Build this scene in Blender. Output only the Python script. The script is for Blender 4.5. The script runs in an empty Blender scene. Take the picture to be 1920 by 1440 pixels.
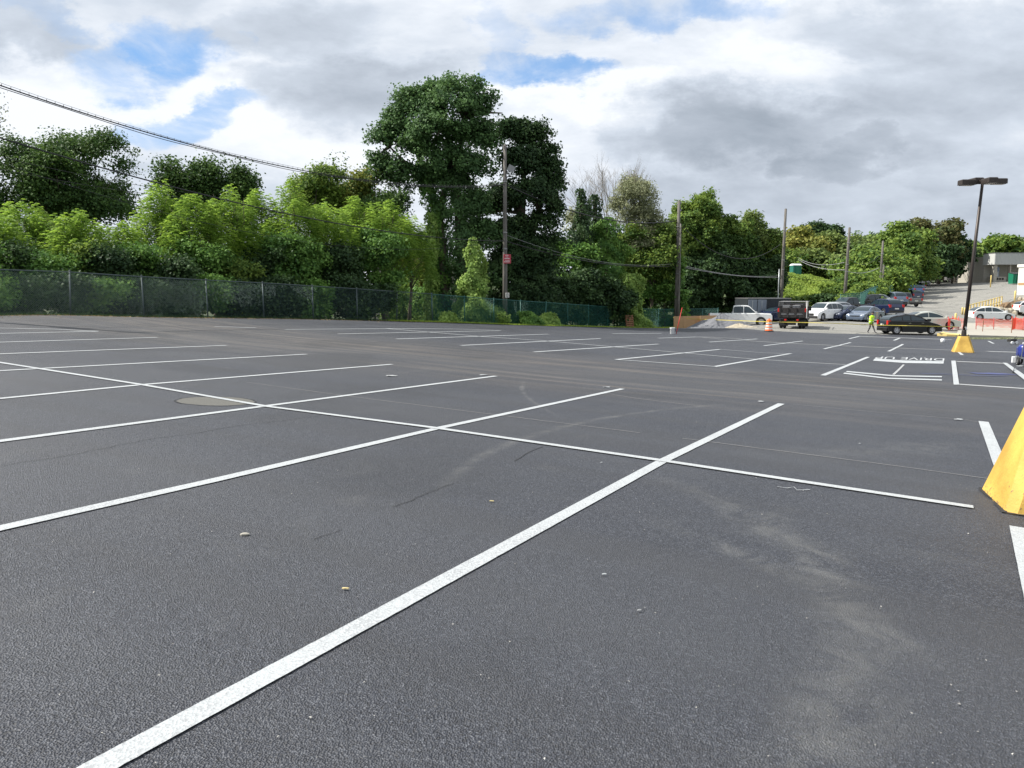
import bpy, math, random
import numpy as np
from mathutils import Vector, Matrix
random.seed(7)
PI = math.pi
R = math.radians
C = bpy.data.collections.new("scene"); bpy.context.scene.collection.children.link(C)
F = 1450.0; TH = R(6.72); H = 1.7
def ray(px, py):
    x = (px-960)/F; y = (720-py)/F
    return np.array([x, math.cos(TH)+y*math.sin(TH), -math.sin(TH)+y*math.cos(TH)])
def at(px, py, Y):
    """world point seen at photo pixel px,py at forward distance Y"""
    r = ray(px, py); t = Y/r[1]
    return Vector((r[0]*t, Y, H+r[2]*t))
SA, SB = -0.0494, 0.0
def onplane(px, py):
    r = ray(px, py); t = -H/(r[2]-SA*r[0]-SB*r[1]); return Vector(r*t)+Vector((0, 0, H))
# ---------------- terrain: thin plate spline through surveyed points
fence_m = [(75,590,31.2),(230,594.5,34.0),(357,596,37.0),(472,597,40.0),(656,600.5,44.6),(796,604.5,50.6),(978,611,61.5),(1104,614,67.3),(1231,615.4,73.5),(1335,612,78)]
ctl = []
for X, Y in ((0,-6),(10,-6),(30,-6),(-6,3),(0,3),(8,3),(16,3),(30,6),(42,6),(-6,9),(0,8),(6,8),(14,12)): ctl.append((X,Y,SA*X))
ctl += [(-14,-4,.6),(-22,-4,1.),(-14,8,.6),(-24,10,1.05),(-20,20,.8)]
ctl += [(1.6,8.07,-.08),(-3.56,11.2,.07),(-6.14,12.75,.17),(4.86,13.84,-.28),(2.28,15.4,-.21),(-.3,16.96,-.12),(-2.88,18.52,0),(-5.46,20.08,.12),(-8.04,21.64,.23),(-10.62,23.2,.36),
        (-13.19,24.75,.47),(8.52,21.14,-.55),(5.94,22.69,-.46),(3.36,24.25,-.38),(.79,25.81,-.27),(-1.79,27.37,-.15),(-4.37,28.93,-.02),(-6.95,30.49,.09),
        (14.77,32.19,-.98),(12.19,33.75,-.94),(9.61,35.31,-.85),(7.03,36.87,-.72),(4.45,38.43,-.56),(1.87,39.99,-.43),(-.71,41.55,-.31),
        (20,22,-1.15),(22.5,39,-1.35),(30,24,-1.6),(40,24,-2.1),(35,44,-1.9),(18,50,-1.45)]
for a,b,c in fence_m: p = at(a,b,c); ctl.append(tuple(p))
for q in [(1705,627,57),(1890,633,57),(1441,620,58),(1490,616,62),(1390,610,76),(1545,600,76),(1610,602,76),(1668,578,104),(1702,566,120),
          (1715,553,136),(1730,537,168),(1765,530,195),(1885,528,172),(1900,560,108),(1792,604,82),(1856,601,94),(1760,580,95),(1840,545,130),(1500,590,88),
          (1480,560,100),(1530,528,112),(1590,560,108),(1640,550,125),(1440,600,90)]:
    p = at(*q); ctl.append(tuple(p))
for X,Y,z in [(-40,20,-.2),(-32,36,-.6),(-24,46,-.9),(-14,56,-1.2),(-4,70,-1.6),(8,82,-1.4),(-70,60,-1),(-60,130,-1),(-10,130,-1.0),(20,110,-.5),(10,200,2),(-60,260,2),
              (60,200,6),(60,280,9),(110,260,8),(160,220,7),(200,120,1),(110,60,-3.4),(90,10,-4.4),(200,20,-5),(-70,-10,2.5),(38,140,5),(40,112,3.6),(0,320,6),(160,340,10),(260,260,8)]:
    ctl.append((X,Y,z))
ctl = np.array(ctl, float)
def _phi(r2): return np.where(r2 > 1e-9, 0.5*r2*np.log(np.maximum(r2, 1e-9)), 0)
def _solve():
    n = len(ctl); s = ctl[:, :2]/50.0
    d2 = ((s[:, None]-s[None])**2).sum(-1)
    A = np.zeros((n+3, n+3)); A[:n, :n] = _phi(d2)+np.eye(n)*1.2e-3
    A[:n, n] = 1; A[:n, n+1:] = s; A[n, :n] = 1; A[n+1:, :n] = s.T
    return s, np.linalg.solve(A, np.r_[ctl[:, 2], 0, 0, 0])
_S, _W = _solve()
def gzv(X, Y):
    X = np.atleast_1d(np.asarray(X, float)); Y = np.atleast_1d(np.asarray(Y, float)); out = np.empty(len(X))
    for i in range(0, len(X), 20000):
        q = np.stack([X[i:i+20000], Y[i:i+20000]], 1)/50.0
        d2 = ((q[:, None]-_S[None])**2).sum(-1)
        out[i:i+20000] = _phi(d2)@_W[:len(_S)] + _W[len(_S)] + q@_W[len(_S)+1:]
    return out
def gz(x, y): return float(gzv(x, y)[0])
def ground(px, py):
    """ground point seen at photo pixel"""
    r = ray(px, py); t = np.arange(1.5, 320, 0.25)
    P = r[None]*t[:, None]; z = gzv(P[:, 0], P[:, 1]); d = P[:, 2]+H-z
    k = np.where(d < 0)[0]
    if len(k) == 0: k = [len(t)-1]
    k = max(1, k[0]); a = d[k-1]/(d[k-1]-d[k]+1e-12); tt = t[k-1]+a*0.25
    p = r*tt
    return Vector((p[0], p[1], gz(p[0], p[1])))
def gp(px, Y, z=None):
    """ground point on column px at distance Y"""
    r = ray(px, 600); x = r[0]*Y/r[1]
    for _ in range(3):
        zz = gz(x, Y); dep = Y*math.cos(TH)-(zz-H)*math.sin(TH); x = (px-960)/F*dep
    return Vector((x, Y, gz(x, Y)))
def zat(px, py, Y): return at(px, py, Y).z
# ---------------- object helpers
def tag(o, label=None, cat=None, group=None, kind=None):
    if label: o['label'] = label
    if cat: o['category'] = cat
    if group: o['group'] = group
    if kind: o['kind'] = kind
    return o
def empty(name, loc=(0,0,0), rz=0.0, label=None, cat=None, group=None):
    o = bpy.data.objects.new(name, None); C.objects.link(o); o.empty_display_size = 0.2
    o.location = loc; o.rotation_euler = (0, 0, rz)
    return tag(o, label, cat, group)
class MB:
    """collects polygons of one mesh"""
    def __init__(s): s.v = []; s.f = []
    def add(s, vs, fs):
        n = len(s.v); s.v += [tuple(p) for p in vs]; s.f += [tuple(i+n for i in f) for f in fs]; return s
    def box(s, x0, x1, y0, y1, z0, z1, M=None):
        vs = [(x,y,z) for z in (z0,z1) for y in (y0,y1) for x in (x0,x1)]
        if M is not None: vs = [M@Vector(p) for p in vs]
        return s.add(vs, [(0,2,3,1),(4,5,7,6),(0,1,5,4),(2,6,7,3),(0,4,6,2),(1,3,7,5)])
    def bbox(s, x0, x1, y0, y1, z0, z1, b=0.02):
        """box with chamfered vertical and top edges"""
        def ring(i, z): return [(x0+i,y0,z),(x1-i,y0,z),(x1,y0+i,z),(x1,y1-i,z),(x1-i,y1,z),(x0+i,y1,z),(x0,y1-i,z),(x0,y0+i,z)]
        r = ring(b, z0)+ring(b, z1-b)
        top = [(min(max(x,x0+b),x1-b), min(max(y,y0+b),y1-b), z1) for x,y,z in ring(b, z1)]
        r += top
        fs = [tuple(range(7,-1,-1)), tuple(range(16,24))]
        for k in range(2):
            for i in range(8): j = (i+1) % 8; fs.append((8*k+i, 8*k+j, 8*k+8+j, 8*k+8+i))
        return s.add(r, fs)
    def tube(s, path, rad, n=8, cap=True):
        path = [Vector(p) for p in path]
        if not hasattr(rad, '__len__'): rad = [rad]*len(path)
        vs = []; fs = []; ref = None
        for i, p in enumerate(path):
            a = path[max(i-1, 0)]; b = path[min(i+1, len(path)-1)]; t = (b-a).normalized()
            if ref is None: ref = Vector((1,0,0)) if abs(t.x) < .8 else Vector((0,1,0))
            u = (ref-t*ref.dot(t)).normalized(); w = t.cross(u); ref = u
            for k in range(n):
                an = 2*PI*k/n; vs.append(p+(u*math.cos(an)+w*math.sin(an))*rad[i])
        for i in range(len(path)-1):
            for k in range(n): l = (k+1) % n; fs.append((i*n+k, i*n+l, (i+1)*n+l, (i+1)*n+k))
        if cap: fs += [tuple(range(n-1,-1,-1)), tuple(range((len(path)-1)*n, len(path)*n))]
        return s.add(vs, fs)
    def lathe(s, prof, n=20, axis='z', c=(0,0,0), closed=True):
        vs = []; fs = []; m = len(prof); c = Vector(c)
        for k in range(n):
            a = 2*PI*k/n; ca, sa = math.cos(a), math.sin(a)
            for r, h in prof:
                p = (r*ca, r*sa, h) if axis == 'z' else ((r*ca, h, r*sa) if axis == 'y' else (h, r*ca, r*sa))
                vs.append(c+Vector(p))
        for k in range(n):
            l = (k+1) % n
            for j in range(m-1): fs.append((k*m+j, l*m+j, l*m+j+1, k*m+j+1))
        if closed:
            if prof[0][0] > 1e-6: fs.append(tuple(k*m for k in range(n-1,-1,-1)))
            if prof[-1][0] > 1e-6: fs.append(tuple(k*m+m-1 for k in range(n)))
        return s.add(vs, fs)
    def prism(s, poly, y0, y1, axis='y'):
        """extrude an x,z outline along y"""
        n = len(poly)
        vs = [(x,y0,z) for x,z in poly]+[(x,y1,z) for x,z in poly]
        if axis == 'z': vs = [(x,z,y) for x,y,z in vs]
        if axis == 'x': vs = [(y,x,z) for x,y,z in vs]
        fs = [tuple(range(n)), tuple(range(2*n-1,n-1,-1))]+[(i,(i+1)%n,n+(i+1)%n,n+i)[::-1] for i in range(n)]
        return s.add(vs, fs)
    def loft(s, rings, cap=True):
        n = len(rings[0]); vs = [p for r in rings for p in r]; fs = []
        for i in range(len(rings)-1):
            for k in range(n): l = (k+1) % n; fs.append((i*n+k, i*n+l, (i+1)*n+l, (i+1)*n+k))
        if cap: fs += [tuple(range(n-1,-1,-1)), tuple(range((len(rings)-1)*n, len(rings)*n))]
        return s.add(vs, fs)
    def build(s, name, mat, parent=None, smooth=False, fix=True):
        me = bpy.data.meshes.new(name); me.from_pydata(s.v, [], s.f); me.update()
        if fix:
            import bmesh
            bm = bmesh.new(); bm.from_mesh(me); bmesh.ops.recalc_face_normals(bm, faces=bm.faces); bm.to_mesh(me); bm.free()
        if smooth: me.polygons.foreach_set('use_smooth', [True]*len(me.polygons))
        me.materials.append(mat)
        o = bpy.data.objects.new(name, me); C.objects.link(o)
        if parent: o.parent = parent
        return o
def dup(o, loc=None, rz=None, label=None, parent=None):
    c = o.copy(); C.objects.link(c)
    if parent: c.parent = parent
    if loc is not None: c.location = loc
    if rz is not None: c.rotation_euler = (c.rotation_euler[0], c.rotation_euler[1], rz)
    if label: c['label'] = label
    for ch in list(o.children): dup(ch, parent=c)
    return c
# ---------------- materials
def nmat(name):
    m = bpy.data.materials.new(name); m.use_nodes = True; nt = m.node_tree
    return m, nt, nt.nodes['Principled BSDF'], nt.nodes, nt.links
def pbr(name, col, rough=.6, metal=0., var=.15, scale=6., bump=.0, coat=0., spec=None):
    """a procedural material: base colour with broken-up variation and roughness"""
    m, nt, b, N, L = nmat(name)
    tc = N.new('ShaderNodeTexCoord'); no = N.new('ShaderNodeTexNoise'); no.inputs['Scale'].default_value = scale; no.inputs['Detail'].default_value = 5
    L.new(tc.outputs['Object'], no.inputs['Vector'])
    mx = N.new('ShaderNodeMix'); mx.data_type = 'RGBA'
    mx.inputs[6].default_value = (*[c*(1-var) for c in col], 1); mx.inputs[7].default_value = (*[min(1, c*(1+var)) for c in col], 1)
    L.new(no.outputs['Fac'], mx.inputs[0]); L.new(mx.outputs[2], b.inputs['Base Color'])
    b.inputs['Roughness'].default_value = rough; b.inputs['Metallic'].default_value = metal
    if coat: b.inputs['Coat Weight'].default_value = coat; b.inputs['Coat Roughness'].default_value = .05
    if spec is not None: b.inputs['Specular IOR Level'].default_value = spec
    if bump:
        bp = N.new('ShaderNodeBump'); bp.inputs['Strength'].default_value = bump; bp.inputs['Distance'].default_value = .02
        L.new(no.outputs['Fac'], bp.inputs['Height']); L.new(bp.outputs[0], b.inputs['Normal'])
    return m
def leafmat(name, c0, c1, trans=.35, rough=.62):
    c0 = tuple(c*1.18 for c in c0); c1 = tuple(c*1.18 for c in c1)
    m, nt, b, N, L = nmat(name)
    at_ = N.new('ShaderNodeAttribute'); at_.attribute_name = 'v'
    mx = N.new('ShaderNodeMix'); mx.data_type = 'RGBA'; mx.inputs[6].default_value = (*c0, 1); mx.inputs[7].default_value = (*c1, 1)
    L.new(at_.outputs['Fac'], mx.inputs[0]); L.new(mx.outputs[2], b.inputs['Base Color']); b.inputs['Roughness'].default_value = rough
    b.inputs['Specular IOR Level'].default_value = .2
    tr = N.new('ShaderNodeBsdfTranslucent'); hs = N.new('ShaderNodeHueSaturation'); hs.inputs['Value'].default_value = 1.2; hs.inputs['Hue'].default_value = .49
    L.new(mx.outputs[2], hs.inputs['Color']); L.new(hs.outputs[0], tr.inputs['Color'])
    ms = N.new('ShaderNodeMixShader'); ms.inputs[0].default_value = trans
    L.new(b.outputs[0], ms.inputs[1]); L.new(tr.outputs[0], ms.inputs[2]); L.new(ms.outputs[0], N['Material Output'].inputs['Surface'])
    return m
M = {}
M['white_paint'] = pbr('car_white', (.78,.79,.78), .25, 0, .03, 2, 0, .6)
M['black_paint'] = pbr('car_black', (.006,.006,.007), .22, 0, .2, 2, 0, .15)
M['navy_paint'] = pbr('car_navy', (.015,.025,.07), .22, .3, .1, 2, 0, .7)
M['blue_paint'] = pbr('car_blue', (.05,.11,.26), .25, .3, .1, 2, 0, .7)
M['slate_paint'] = pbr('car_slate', (.14,.18,.25), .25, .5, .1, 2, 0, .7)
M['silver_paint'] = pbr('car_silver', (.42,.43,.43), .28, .6, .06, 2, 0, .6)
M['grey_paint'] = pbr('car_grey', (.16,.165,.17), .28, .5, .06, 2, 0, .6)
M['beige_paint'] = pbr('car_beige', (.55,.56,.50), .28, .3, .06, 2, 0, .6)
M['yellow_paint'] = pbr('machine_yellow', (.55,.36,.10), .4, 0, .2, 3)
M['orange_paint'] = pbr('machine_orange', (.75,.17,.03), .4, 0, .15, 3)
M['glass'] = pbr('car_glass', (.020,.034,.042), .10, 0, .1, 2, 0, 0, .5)
M['tyre'] = pbr('rubber', (.018,.018,.018), .8, 0, .2, 20)
M['rim'] = pbr('alloy', (.55,.55,.56), .3, .8, .1, 8)
M['chrome'] = pbr('chrome', (.6,.6,.6), .15, 1, .05, 5)
M['black_plastic'] = pbr('black_plastic', (.02,.02,.02), .55, 0, .2, 8)
M['lamp_glass'] = pbr('headlamp_lens', (.75,.78,.8), .1, 0, .05, 5)
M['red_lens'] = pbr('tail_lens', (.5,.02,.015), .2, 0, .1, 5)
M['plate'] = pbr('plate', (.6,.6,.55), .5, 0, .05, 5)
M['rust_dark'] = pbr('grimy_steel', (.032,.029,.028), .7, .2, .7, 9, .3)
M['steel_grey'] = pbr('steel_grey', (.25,.25,.25), .5, .6, .3, 5)
M['post_grey'] = pbr('shaded_post', (.085,.11,.11), .6, .3, .25, 4)  # galvanised posts, colour darkened for the tree shade they stand in
M['galv'] = pbr('galvanised', (.42,.45,.45), .45, .7, .25, 4)
M['fence_green'] = pbr('green_vinyl', (.03,.13,.11), .5, 0, .3, 3)
M['fence_grey'] = pbr('weathered_wire', (.12,.19,.19), .5, .3, .3, 3)
M['yellow'] = None
M['wire'] = pbr('cable_black', (.018,.018,.02), .6, 0, .2, 2)
M['wire_pale'] = pbr('cable_aluminium', (.33,.33,.34), .5, .2, .2, 2)
M['concrete'] = pbr('concrete', (.36,.34,.29), .85, 0, .2, 2.5, .2)
M['canopy_pale'] = pbr('canopy_pale', (.50,.51,.49), .6, 0, .08, 2)
M['verge'] = pbr('verge_turf', (.11,.17,.035), .95, 0, .45, 3)
M['plywood'] = pbr('plywood', (.42,.26,.13), .75, 0, .18, 3)
M['brown_wood'] = pbr('brown_board', (.22,.10,.05), .8, 0, .35, 6)
M['gravel'] = pbr('gravel', (.15,.155,.17), .9, 0, .5, 14, .8)
M['dirt'] = pbr('dirt', (.20,.13,.07), .95, 0, .35, 2, .5)
M['rock'] = pbr('rock', (.42,.37,.28), .9, 0, .3, 3, .6)
M['orange'] = pbr('barrel_orange', (.85,.17,.03), .45, 0, .1, 4)
M['retro'] = pbr('retro_white', (.8,.78,.74), .4, 0, .08, 4)
M['white_plastic'] = pbr('white_plastic', (.75,.76,.76), .4, 0, .05, 4)
M['red_plastic'] = pbr('red_plastic', (.55,.03,.03), .5, 0, .1, 4)
M['red_mesh'] = pbr('safety_mesh', (.85,.10,.05), .6, 0, .15, 4)
M['sign_red'] = pbr('sign_red', (.42,.035,.06), .5, 0, .15, 8)
M['sign_white'] = pbr('sign_white', (.62,.60,.56), .5, 0, .12, 8)
M['dark_metal'] = pbr('bronze_metal', (.05,.04,.035), .45, .4, .3, 3)
M['lens'] = pbr('lamp_diffuser', (.38,.36,.33), .4, 0, .1, 6)
M['green_bin'] = pbr('bin_green', (.01,.16,.09), .45, 0, .25, 3)
M['teal'] = pbr('toilet_green', (.01,.13,.09), .5, 0, .1, 3)
M['wall_white'] = pbr('painted_wall', (.78,.77,.70), .8, 0, .05, .6)
M['blue_machine'] = pbr('machine_blue', (.02,.035,.22), .3, .1, .15, 6, 0, .5)
M['hivis'] = pbr('hivis_cloth', (.50,.85,.03), .8, 0, .1, 8)
M['dark_cloth'] = pbr('dark_cloth', (.05,.05,.055), .9, 0, .3, 8)
M['skin'] = pbr('skin', (.38,.22,.15), .6, 0, .1, 8)
M['tape'] = pbr('caution_tape', (.60,.50,.09), .5, 0, .1, 3)
M['slate_steel'] = pbr('slate_steel', (.028,.034,.04), .6, .2, .3, 3)
def wood_pole():
    m, nt, b, N, L = nmat('weathered_pole')
    tc = N.new('ShaderNodeTexCoord'); mp = N.new('ShaderNodeMapping'); mp.inputs['Scale'].default_value = (14,14,.7)
    no = N.new('ShaderNodeTexNoise'); no.inputs['Scale'].default_value = 2; no.inputs['Detail'].default_value = 6
    L.new(tc.outputs['Object'], mp.inputs[0]); L.new(mp.outputs[0], no.inputs['Vector'])
    r = N.new('ShaderNodeValToRGB'); r.color_ramp.elements[0].color = (.055,.050,.045,1); r.color_ramp.elements[1].color = (.20,.185,.165,1)
    r.color_ramp.elements[0].position = .3; r.color_ramp.elements[1].position = .7
    L.new(no.outputs['Fac'], r.inputs[0]); L.new(r.outputs[0], b.inputs['Base Color']); b.inputs['Roughness'].default_value = .85
    bp = N.new('ShaderNodeBump'); bp.inputs['Strength'].default_value = .4; bp.inputs['Distance'].default_value = .02
    L.new(no.outputs['Fac'], bp.inputs['Height']); L.new(bp.outputs[0], b.inputs['Normal'])
    return m
M['pole'] = wood_pole()
M['bark'] = pbr('bark', (.10,.08,.06), .9, 0, .4, 5, .6)
M['bark_pale'] = pbr('dead_bark', (.30,.27,.24), .9, 0, .25, 5, .4)
def yellow_block():
    """yellow painted concrete: chips, scuffs, rusty runs"""
    m, nt, b, N, L = nmat('yellow_painted_concrete')
    tc = N.new('ShaderNodeTexCoord'); g = N.new('ShaderNodeTexNoise'); g.inputs['Scale'].default_value = 2.2; g.inputs['Detail'].default_value = 7
    L.new(tc.outputs['Object'], g.inputs['Vector'])
    r = N.new('ShaderNodeValToRGB'); r.color_ramp.elements[0].color = (.42,.25,.045,1); r.color_ramp.elements[1].color = (.62,.40,.08,1)
    r.color_ramp.elements[0].position = .32; r.color_ramp.elements[1].position = .62
    L.new(g.outputs['Fac'], r.inputs[0])
    c = N.new('ShaderNodeTexNoise'); c.inputs['Scale'].default_value = 30; c.inputs['Detail'].default_value = 3; L.new(tc.outputs['Object'], c.inputs['Vector'])
    sx = N.new('ShaderNodeSeparateXYZ'); L.new(tc.outputs['Object'], sx.inputs[0])
    lo = N.new('ShaderNodeMapRange'); lo.inputs[1].default_value = .0; lo.inputs[2].default_value = .14; lo.inputs[3].default_value = .16; lo.inputs[4].default_value = 0
    L.new(sx.outputs['Z'], lo.inputs[0])
    g2 = N.new('ShaderNodeTexNoise'); g2.inputs['Scale'].default_value = 3.5; L.new(tc.outputs['Object'], g2.inputs['Vector'])
    a0 = N.new('ShaderNodeMath'); a0.operation = 'MULTIPLY'; a0.inputs[1].default_value = .35; L.new(g2.outputs['Fac'], a0.inputs[0])
    ad = N.new('ShaderNodeMath'); ad.operation = 'ADD'; L.new(c.outputs['Fac'], ad.inputs[0]); L.new(lo.outputs[0], ad.inputs[1])
    ad2 = N.new('ShaderNodeMath'); ad2.operation = 'ADD'; L.new(ad.outputs[0], ad2.inputs[0]); L.new(a0.outputs[0], ad2.inputs[1])
    k = N.new('ShaderNodeMapRange'); k.inputs[1].default_value = .86; k.inputs[2].default_value = .90; L.new(ad2.outputs[0], k.inputs[0])
    mx = N.new('ShaderNodeMix'); mx.data_type = 'RGBA'; mx.inputs[7].default_value = (.20,.13,.06,1)
    L.new(k.outputs[0], mx.inputs[0]); L.new(r.outputs[0], mx.inputs[6]); L.new(mx.outputs[2], b.inputs['Base Color'])
    b.inputs['Roughness'].default_value = .7
    bp = N.new('ShaderNodeBump'); bp.inputs['Strength'].default_value = .5; bp.inputs['Distance'].default_value = .01
    L.new(c.outputs['Fac'], bp.inputs['Height']); L.new(bp.outputs[0], b.inputs['Normal'])
    return m
M['yellow'] = yellow_block()
def _circ(a, b, c):
    a, b, c = [ground(*q).to_2d() for q in (a, b, c)]; d = 2*(a.x*(b.y-c.y)+b.x*(c.y-a.y)+c.x*(a.y-b.y)); A, B, C_ = a.length_squared, b.length_squared, c.length_squared
    x = (A*(b.y-c.y)+B*(c.y-a.y)+C_*(a.y-b.y))/d; y = (A*(c.x-b.x)+B*(a.x-c.x)+C_*(b.x-a.x))/d; return x, y, math.hypot(a.x-x, a.y-y), b.x, b.y, max((b-a).length, (b-c).length)*1.55
SWIRLS = [(*_circ((1330,930),(1560,1090),(1600,1300)), .30, .62), (*_circ((1290,1000),(1480,1080),(1660,1180)), .16, .55), (*_circ((960,830),(1100,790),(1330,760)), .10, .65), (*_circ((980,720),(985,740),(1010,760)), .06, .7), (*_circ((1520,850),(1650,845),(1780,835)), .5, .35)]
def asphalt(name, c0, c1, fresh=True):
    m, nt, b, N, L = nmat(name)
    def nz(scale, det=4, vec=None, dist=0, rough=.5):
        n = N.new('ShaderNodeTexNoise'); n.inputs['Scale'].default_value = scale; n.inputs['Detail'].default_value = det; n.inputs['Distortion'].default_value = dist; n.inputs['Roughness'].default_value = rough
        L.new(vec or tc.outputs['Object'], n.inputs['Vector']); return n.outputs['Fac']
    def rng(x, a, c, lo=0, hi=1):
        k = N.new('ShaderNodeMapRange'); k.inputs[1].default_value = a; k.inputs[2].default_value = c; k.inputs[3].default_value = lo; k.inputs[4].default_value = hi; L.new(x, k.inputs[0]); return k.outputs[0]
    def mul(a, c):
        k = N.new('ShaderNodeMath'); k.operation = 'MULTIPLY'; L.new(a, k.inputs[0])
        if isinstance(c, float): k.inputs[1].default_value = c
        else: L.new(c, k.inputs[1])
        return k.outputs[0]
    def mix(f, a, c):
        k = N.new('ShaderNodeMix'); k.data_type = 'RGBA'; L.new(f, k.inputs[0])
        for i, q in ((6, a), (7, c)):
            if isinstance(q, tuple): k.inputs[i].default_value = (*q, 1)
            else: L.new(q, k.inputs[i])
        return k.outputs[2]
    tc = N.new('ShaderNodeTexCoord')
    rot = N.new('ShaderNodeMapping'); rot.inputs['Rotation'].default_value = (0, 0, R(29.5)); L.new(tc.outputs['Object'], rot.inputs[0])
    vo = N.new('ShaderNodeTexVoronoi'); vo.inputs['Scale'].default_value = 115; L.new(tc.outputs['Object'], vo.inputs['Vector'])
    col = N.new('ShaderNodeSeparateColor'); L.new(vo.outputs['Color'], col.inputs[0])
    big = nz(.35, 6, dist=.4); col0 = mix(rng(big, .35, .68), c0, c1)
    st = rng(col.outputs[0], .55, 1.0); stone = mul(st, .8)
    base = mix(stone, col0, (.115,.123,.142) if fresh else (.36,.35,.32))
    dk = mul(rng(col.outputs[1], .58, .92), .7)
    base = mix(dk, base, (.008,.008,.010) if fresh else (.10,.10,.095))
    if fresh:
        sx = N.new('ShaderNodeSeparateXYZ'); L.new(rot.outputs[0], sx.inputs[0])   # y' runs along the stalls
        # dusty aisle between the two rows of stalls, rubbed in streaks along the driving direction
        g1 = rng(sx.outputs['Y'], 12.0, 16.5); g2 = rng(sx.outputs['Y'], 20.5, 25.0, 1, 0)
        st2 = N.new('ShaderNodeMapping'); st2.inputs['Scale'].default_value = (.09, 1.6, 1); st2.inputs['Rotation'].default_value = (0, 0, R(5)); L.new(rot.outputs[0], st2.inputs[0])
        st3 = N.new('ShaderNodeMapping'); st3.inputs['Scale'].default_value = (.12, 1.9, 1); st3.inputs['Rotation'].default_value = (0, 0, R(-24)); L.new(rot.outputs[0], st3.inputs[0])
        s1 = rng(nz(1.4, 7, st2.outputs[0], .5, .7), .47, .66); s2 = rng(nz(1.2, 7, st3.outputs[0], .6, .7), .52, .68)
        patch = rng(nz(.11, 3), .30, .50)
        a = mul(mul(g1, g2), patch)
        ss = N.new('ShaderNodeMath'); ss.operation = 'MAXIMUM'; L.new(s1, ss.inputs[0]); L.new(s2, ss.inputs[1])
        base = mix(mul(a, .38), base, (.064,.058,.054))
        base = mix(mul(mul(a, ss.outputs[0]), .85), base, (.16,.14,.12))
        # broad roller lanes and darker fresh patches
        ln = N.new('ShaderNodeMapping'); ln.inputs['Scale'].default_value = (.05,.42,1); L.new(rot.outputs[0], ln.inputs[0])
        base = mix(mul(rng(nz(1.0, 3, ln.outputs[0], .2), .46, .58), .30), base, (.062,.065,.072))
        base = mix(mul(rng(nz(.16, 4, None, 1.2), .54, .60), .28), base, (.016,.017,.02))
        # faint pale scuffs elsewhere
        sc = rng(nz(.55, 5, None, 1.8, .6), .60, .74); base = mix(mul(sc, .16), base, (.13,.128,.12))
        sd = rng(nz(.75, 8, st3.outputs[0], 2.2, .75), .63, .70); base = mix(mul(sd, .22), base, (.16,.15,.135))
        # pale dusty swirls left by turning machines
        for (cx, cy, rr, mx_, my_, ext, w_, am) in SWIRLS:
            ve = N.new('ShaderNodeVectorMath'); ve.operation = 'DISTANCE'; L.new(tc.outputs['Object'], ve.inputs[0]); ve.inputs[1].default_value = (mx_, my_, 0); lim = rng(ve.outputs['Value'], ext, ext*.6)
            vm = N.new('ShaderNodeVectorMath'); vm.operation = 'DISTANCE'; L.new(tc.outputs['Object'], vm.inputs[0]); vm.inputs[1].default_value = (cx, cy, 0)
            sb_ = N.new('ShaderNodeMath'); sb_.operation = 'SUBTRACT'; L.new(vm.outputs['Value'], sb_.inputs[0]); sb_.inputs[1].default_value = rr
            wb_ = N.new('ShaderNodeMath'); wb_.operation = 'MULTIPLY_ADD'; L.new(nz(2.2, 3), wb_.inputs[0]); wb_.inputs[1].default_value = w_*1.6; wb_.inputs[2].default_value = -w_*.8
            s2_ = N.new('ShaderNodeMath'); s2_.operation = 'ADD'; L.new(sb_.outputs[0], s2_.inputs[0]); L.new(wb_.outputs[0], s2_.inputs[1])
            ab = N.new('ShaderNodeMath'); ab.operation = 'ABSOLUTE'; L.new(s2_.outputs[0], ab.inputs[0])
            base = mix(mul(mul(mul(rng(ab.outputs[0], w_, 0), lim), rng(nz(2.6, 9, None, .8, .75), .40, .66)), am), base, (.15,.15,.145))
        # rolled seams: slightly darker swaths
        sw = rng(nz(.9, 2, st2.outputs[0]), .50, .58); base = mix(mul(sw, .22), base, (.03,.03,.033))
    else:
        cr = N.new('ShaderNodeTexVoronoi'); cr.feature = 'DISTANCE_TO_EDGE'; cr.inputs['Scale'].default_value = .22
        wv = N.new('ShaderNodeTexNoise'); wv.inputs['Scale'].default_value = .8; L.new(tc.outputs['Object'], wv.inputs['Vector'])
        va = N.new('ShaderNodeVectorMath'); va.operation = 'ADD'; L.new(tc.outputs['Object'], va.inputs[0]); L.new(wv.outputs['Color'], va.inputs[1]); L.new(va.outputs[0], cr.inputs['Vector'])
        base = mix(rng(cr.outputs['Distance'], .0, .02, .75, 0), base, (.05,.05,.048))
    L.new(base, b.inputs['Base Color'])
    b.inputs['Roughness'].default_value = .6 if fresh else .85; b.inputs['Specular IOR Level'].default_value = .5 if fresh else .4
    bp = N.new('ShaderNodeBump'); bp.inputs['Strength'].default_value = .9; bp.inputs['Distance'].default_value = .009
    h = N.new('ShaderNodeMath'); h.operation = 'ADD'; L.new(vo.outputs['Distance'], h.inputs[0]); L.new(nz(42, 3), h.inputs[1])
    L.new(h.outputs[0], bp.inputs['Height']); L.new(bp.outputs[0], b.inputs['Normal'])
    return m
M['asphalt'] = asphalt('fresh_asphalt', (.023,.0265,.037), (.038,.042,.054))
M['old_asphalt'] = asphalt('old_asphalt', (.20,.195,.175), (.27,.26,.235), False)
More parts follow.
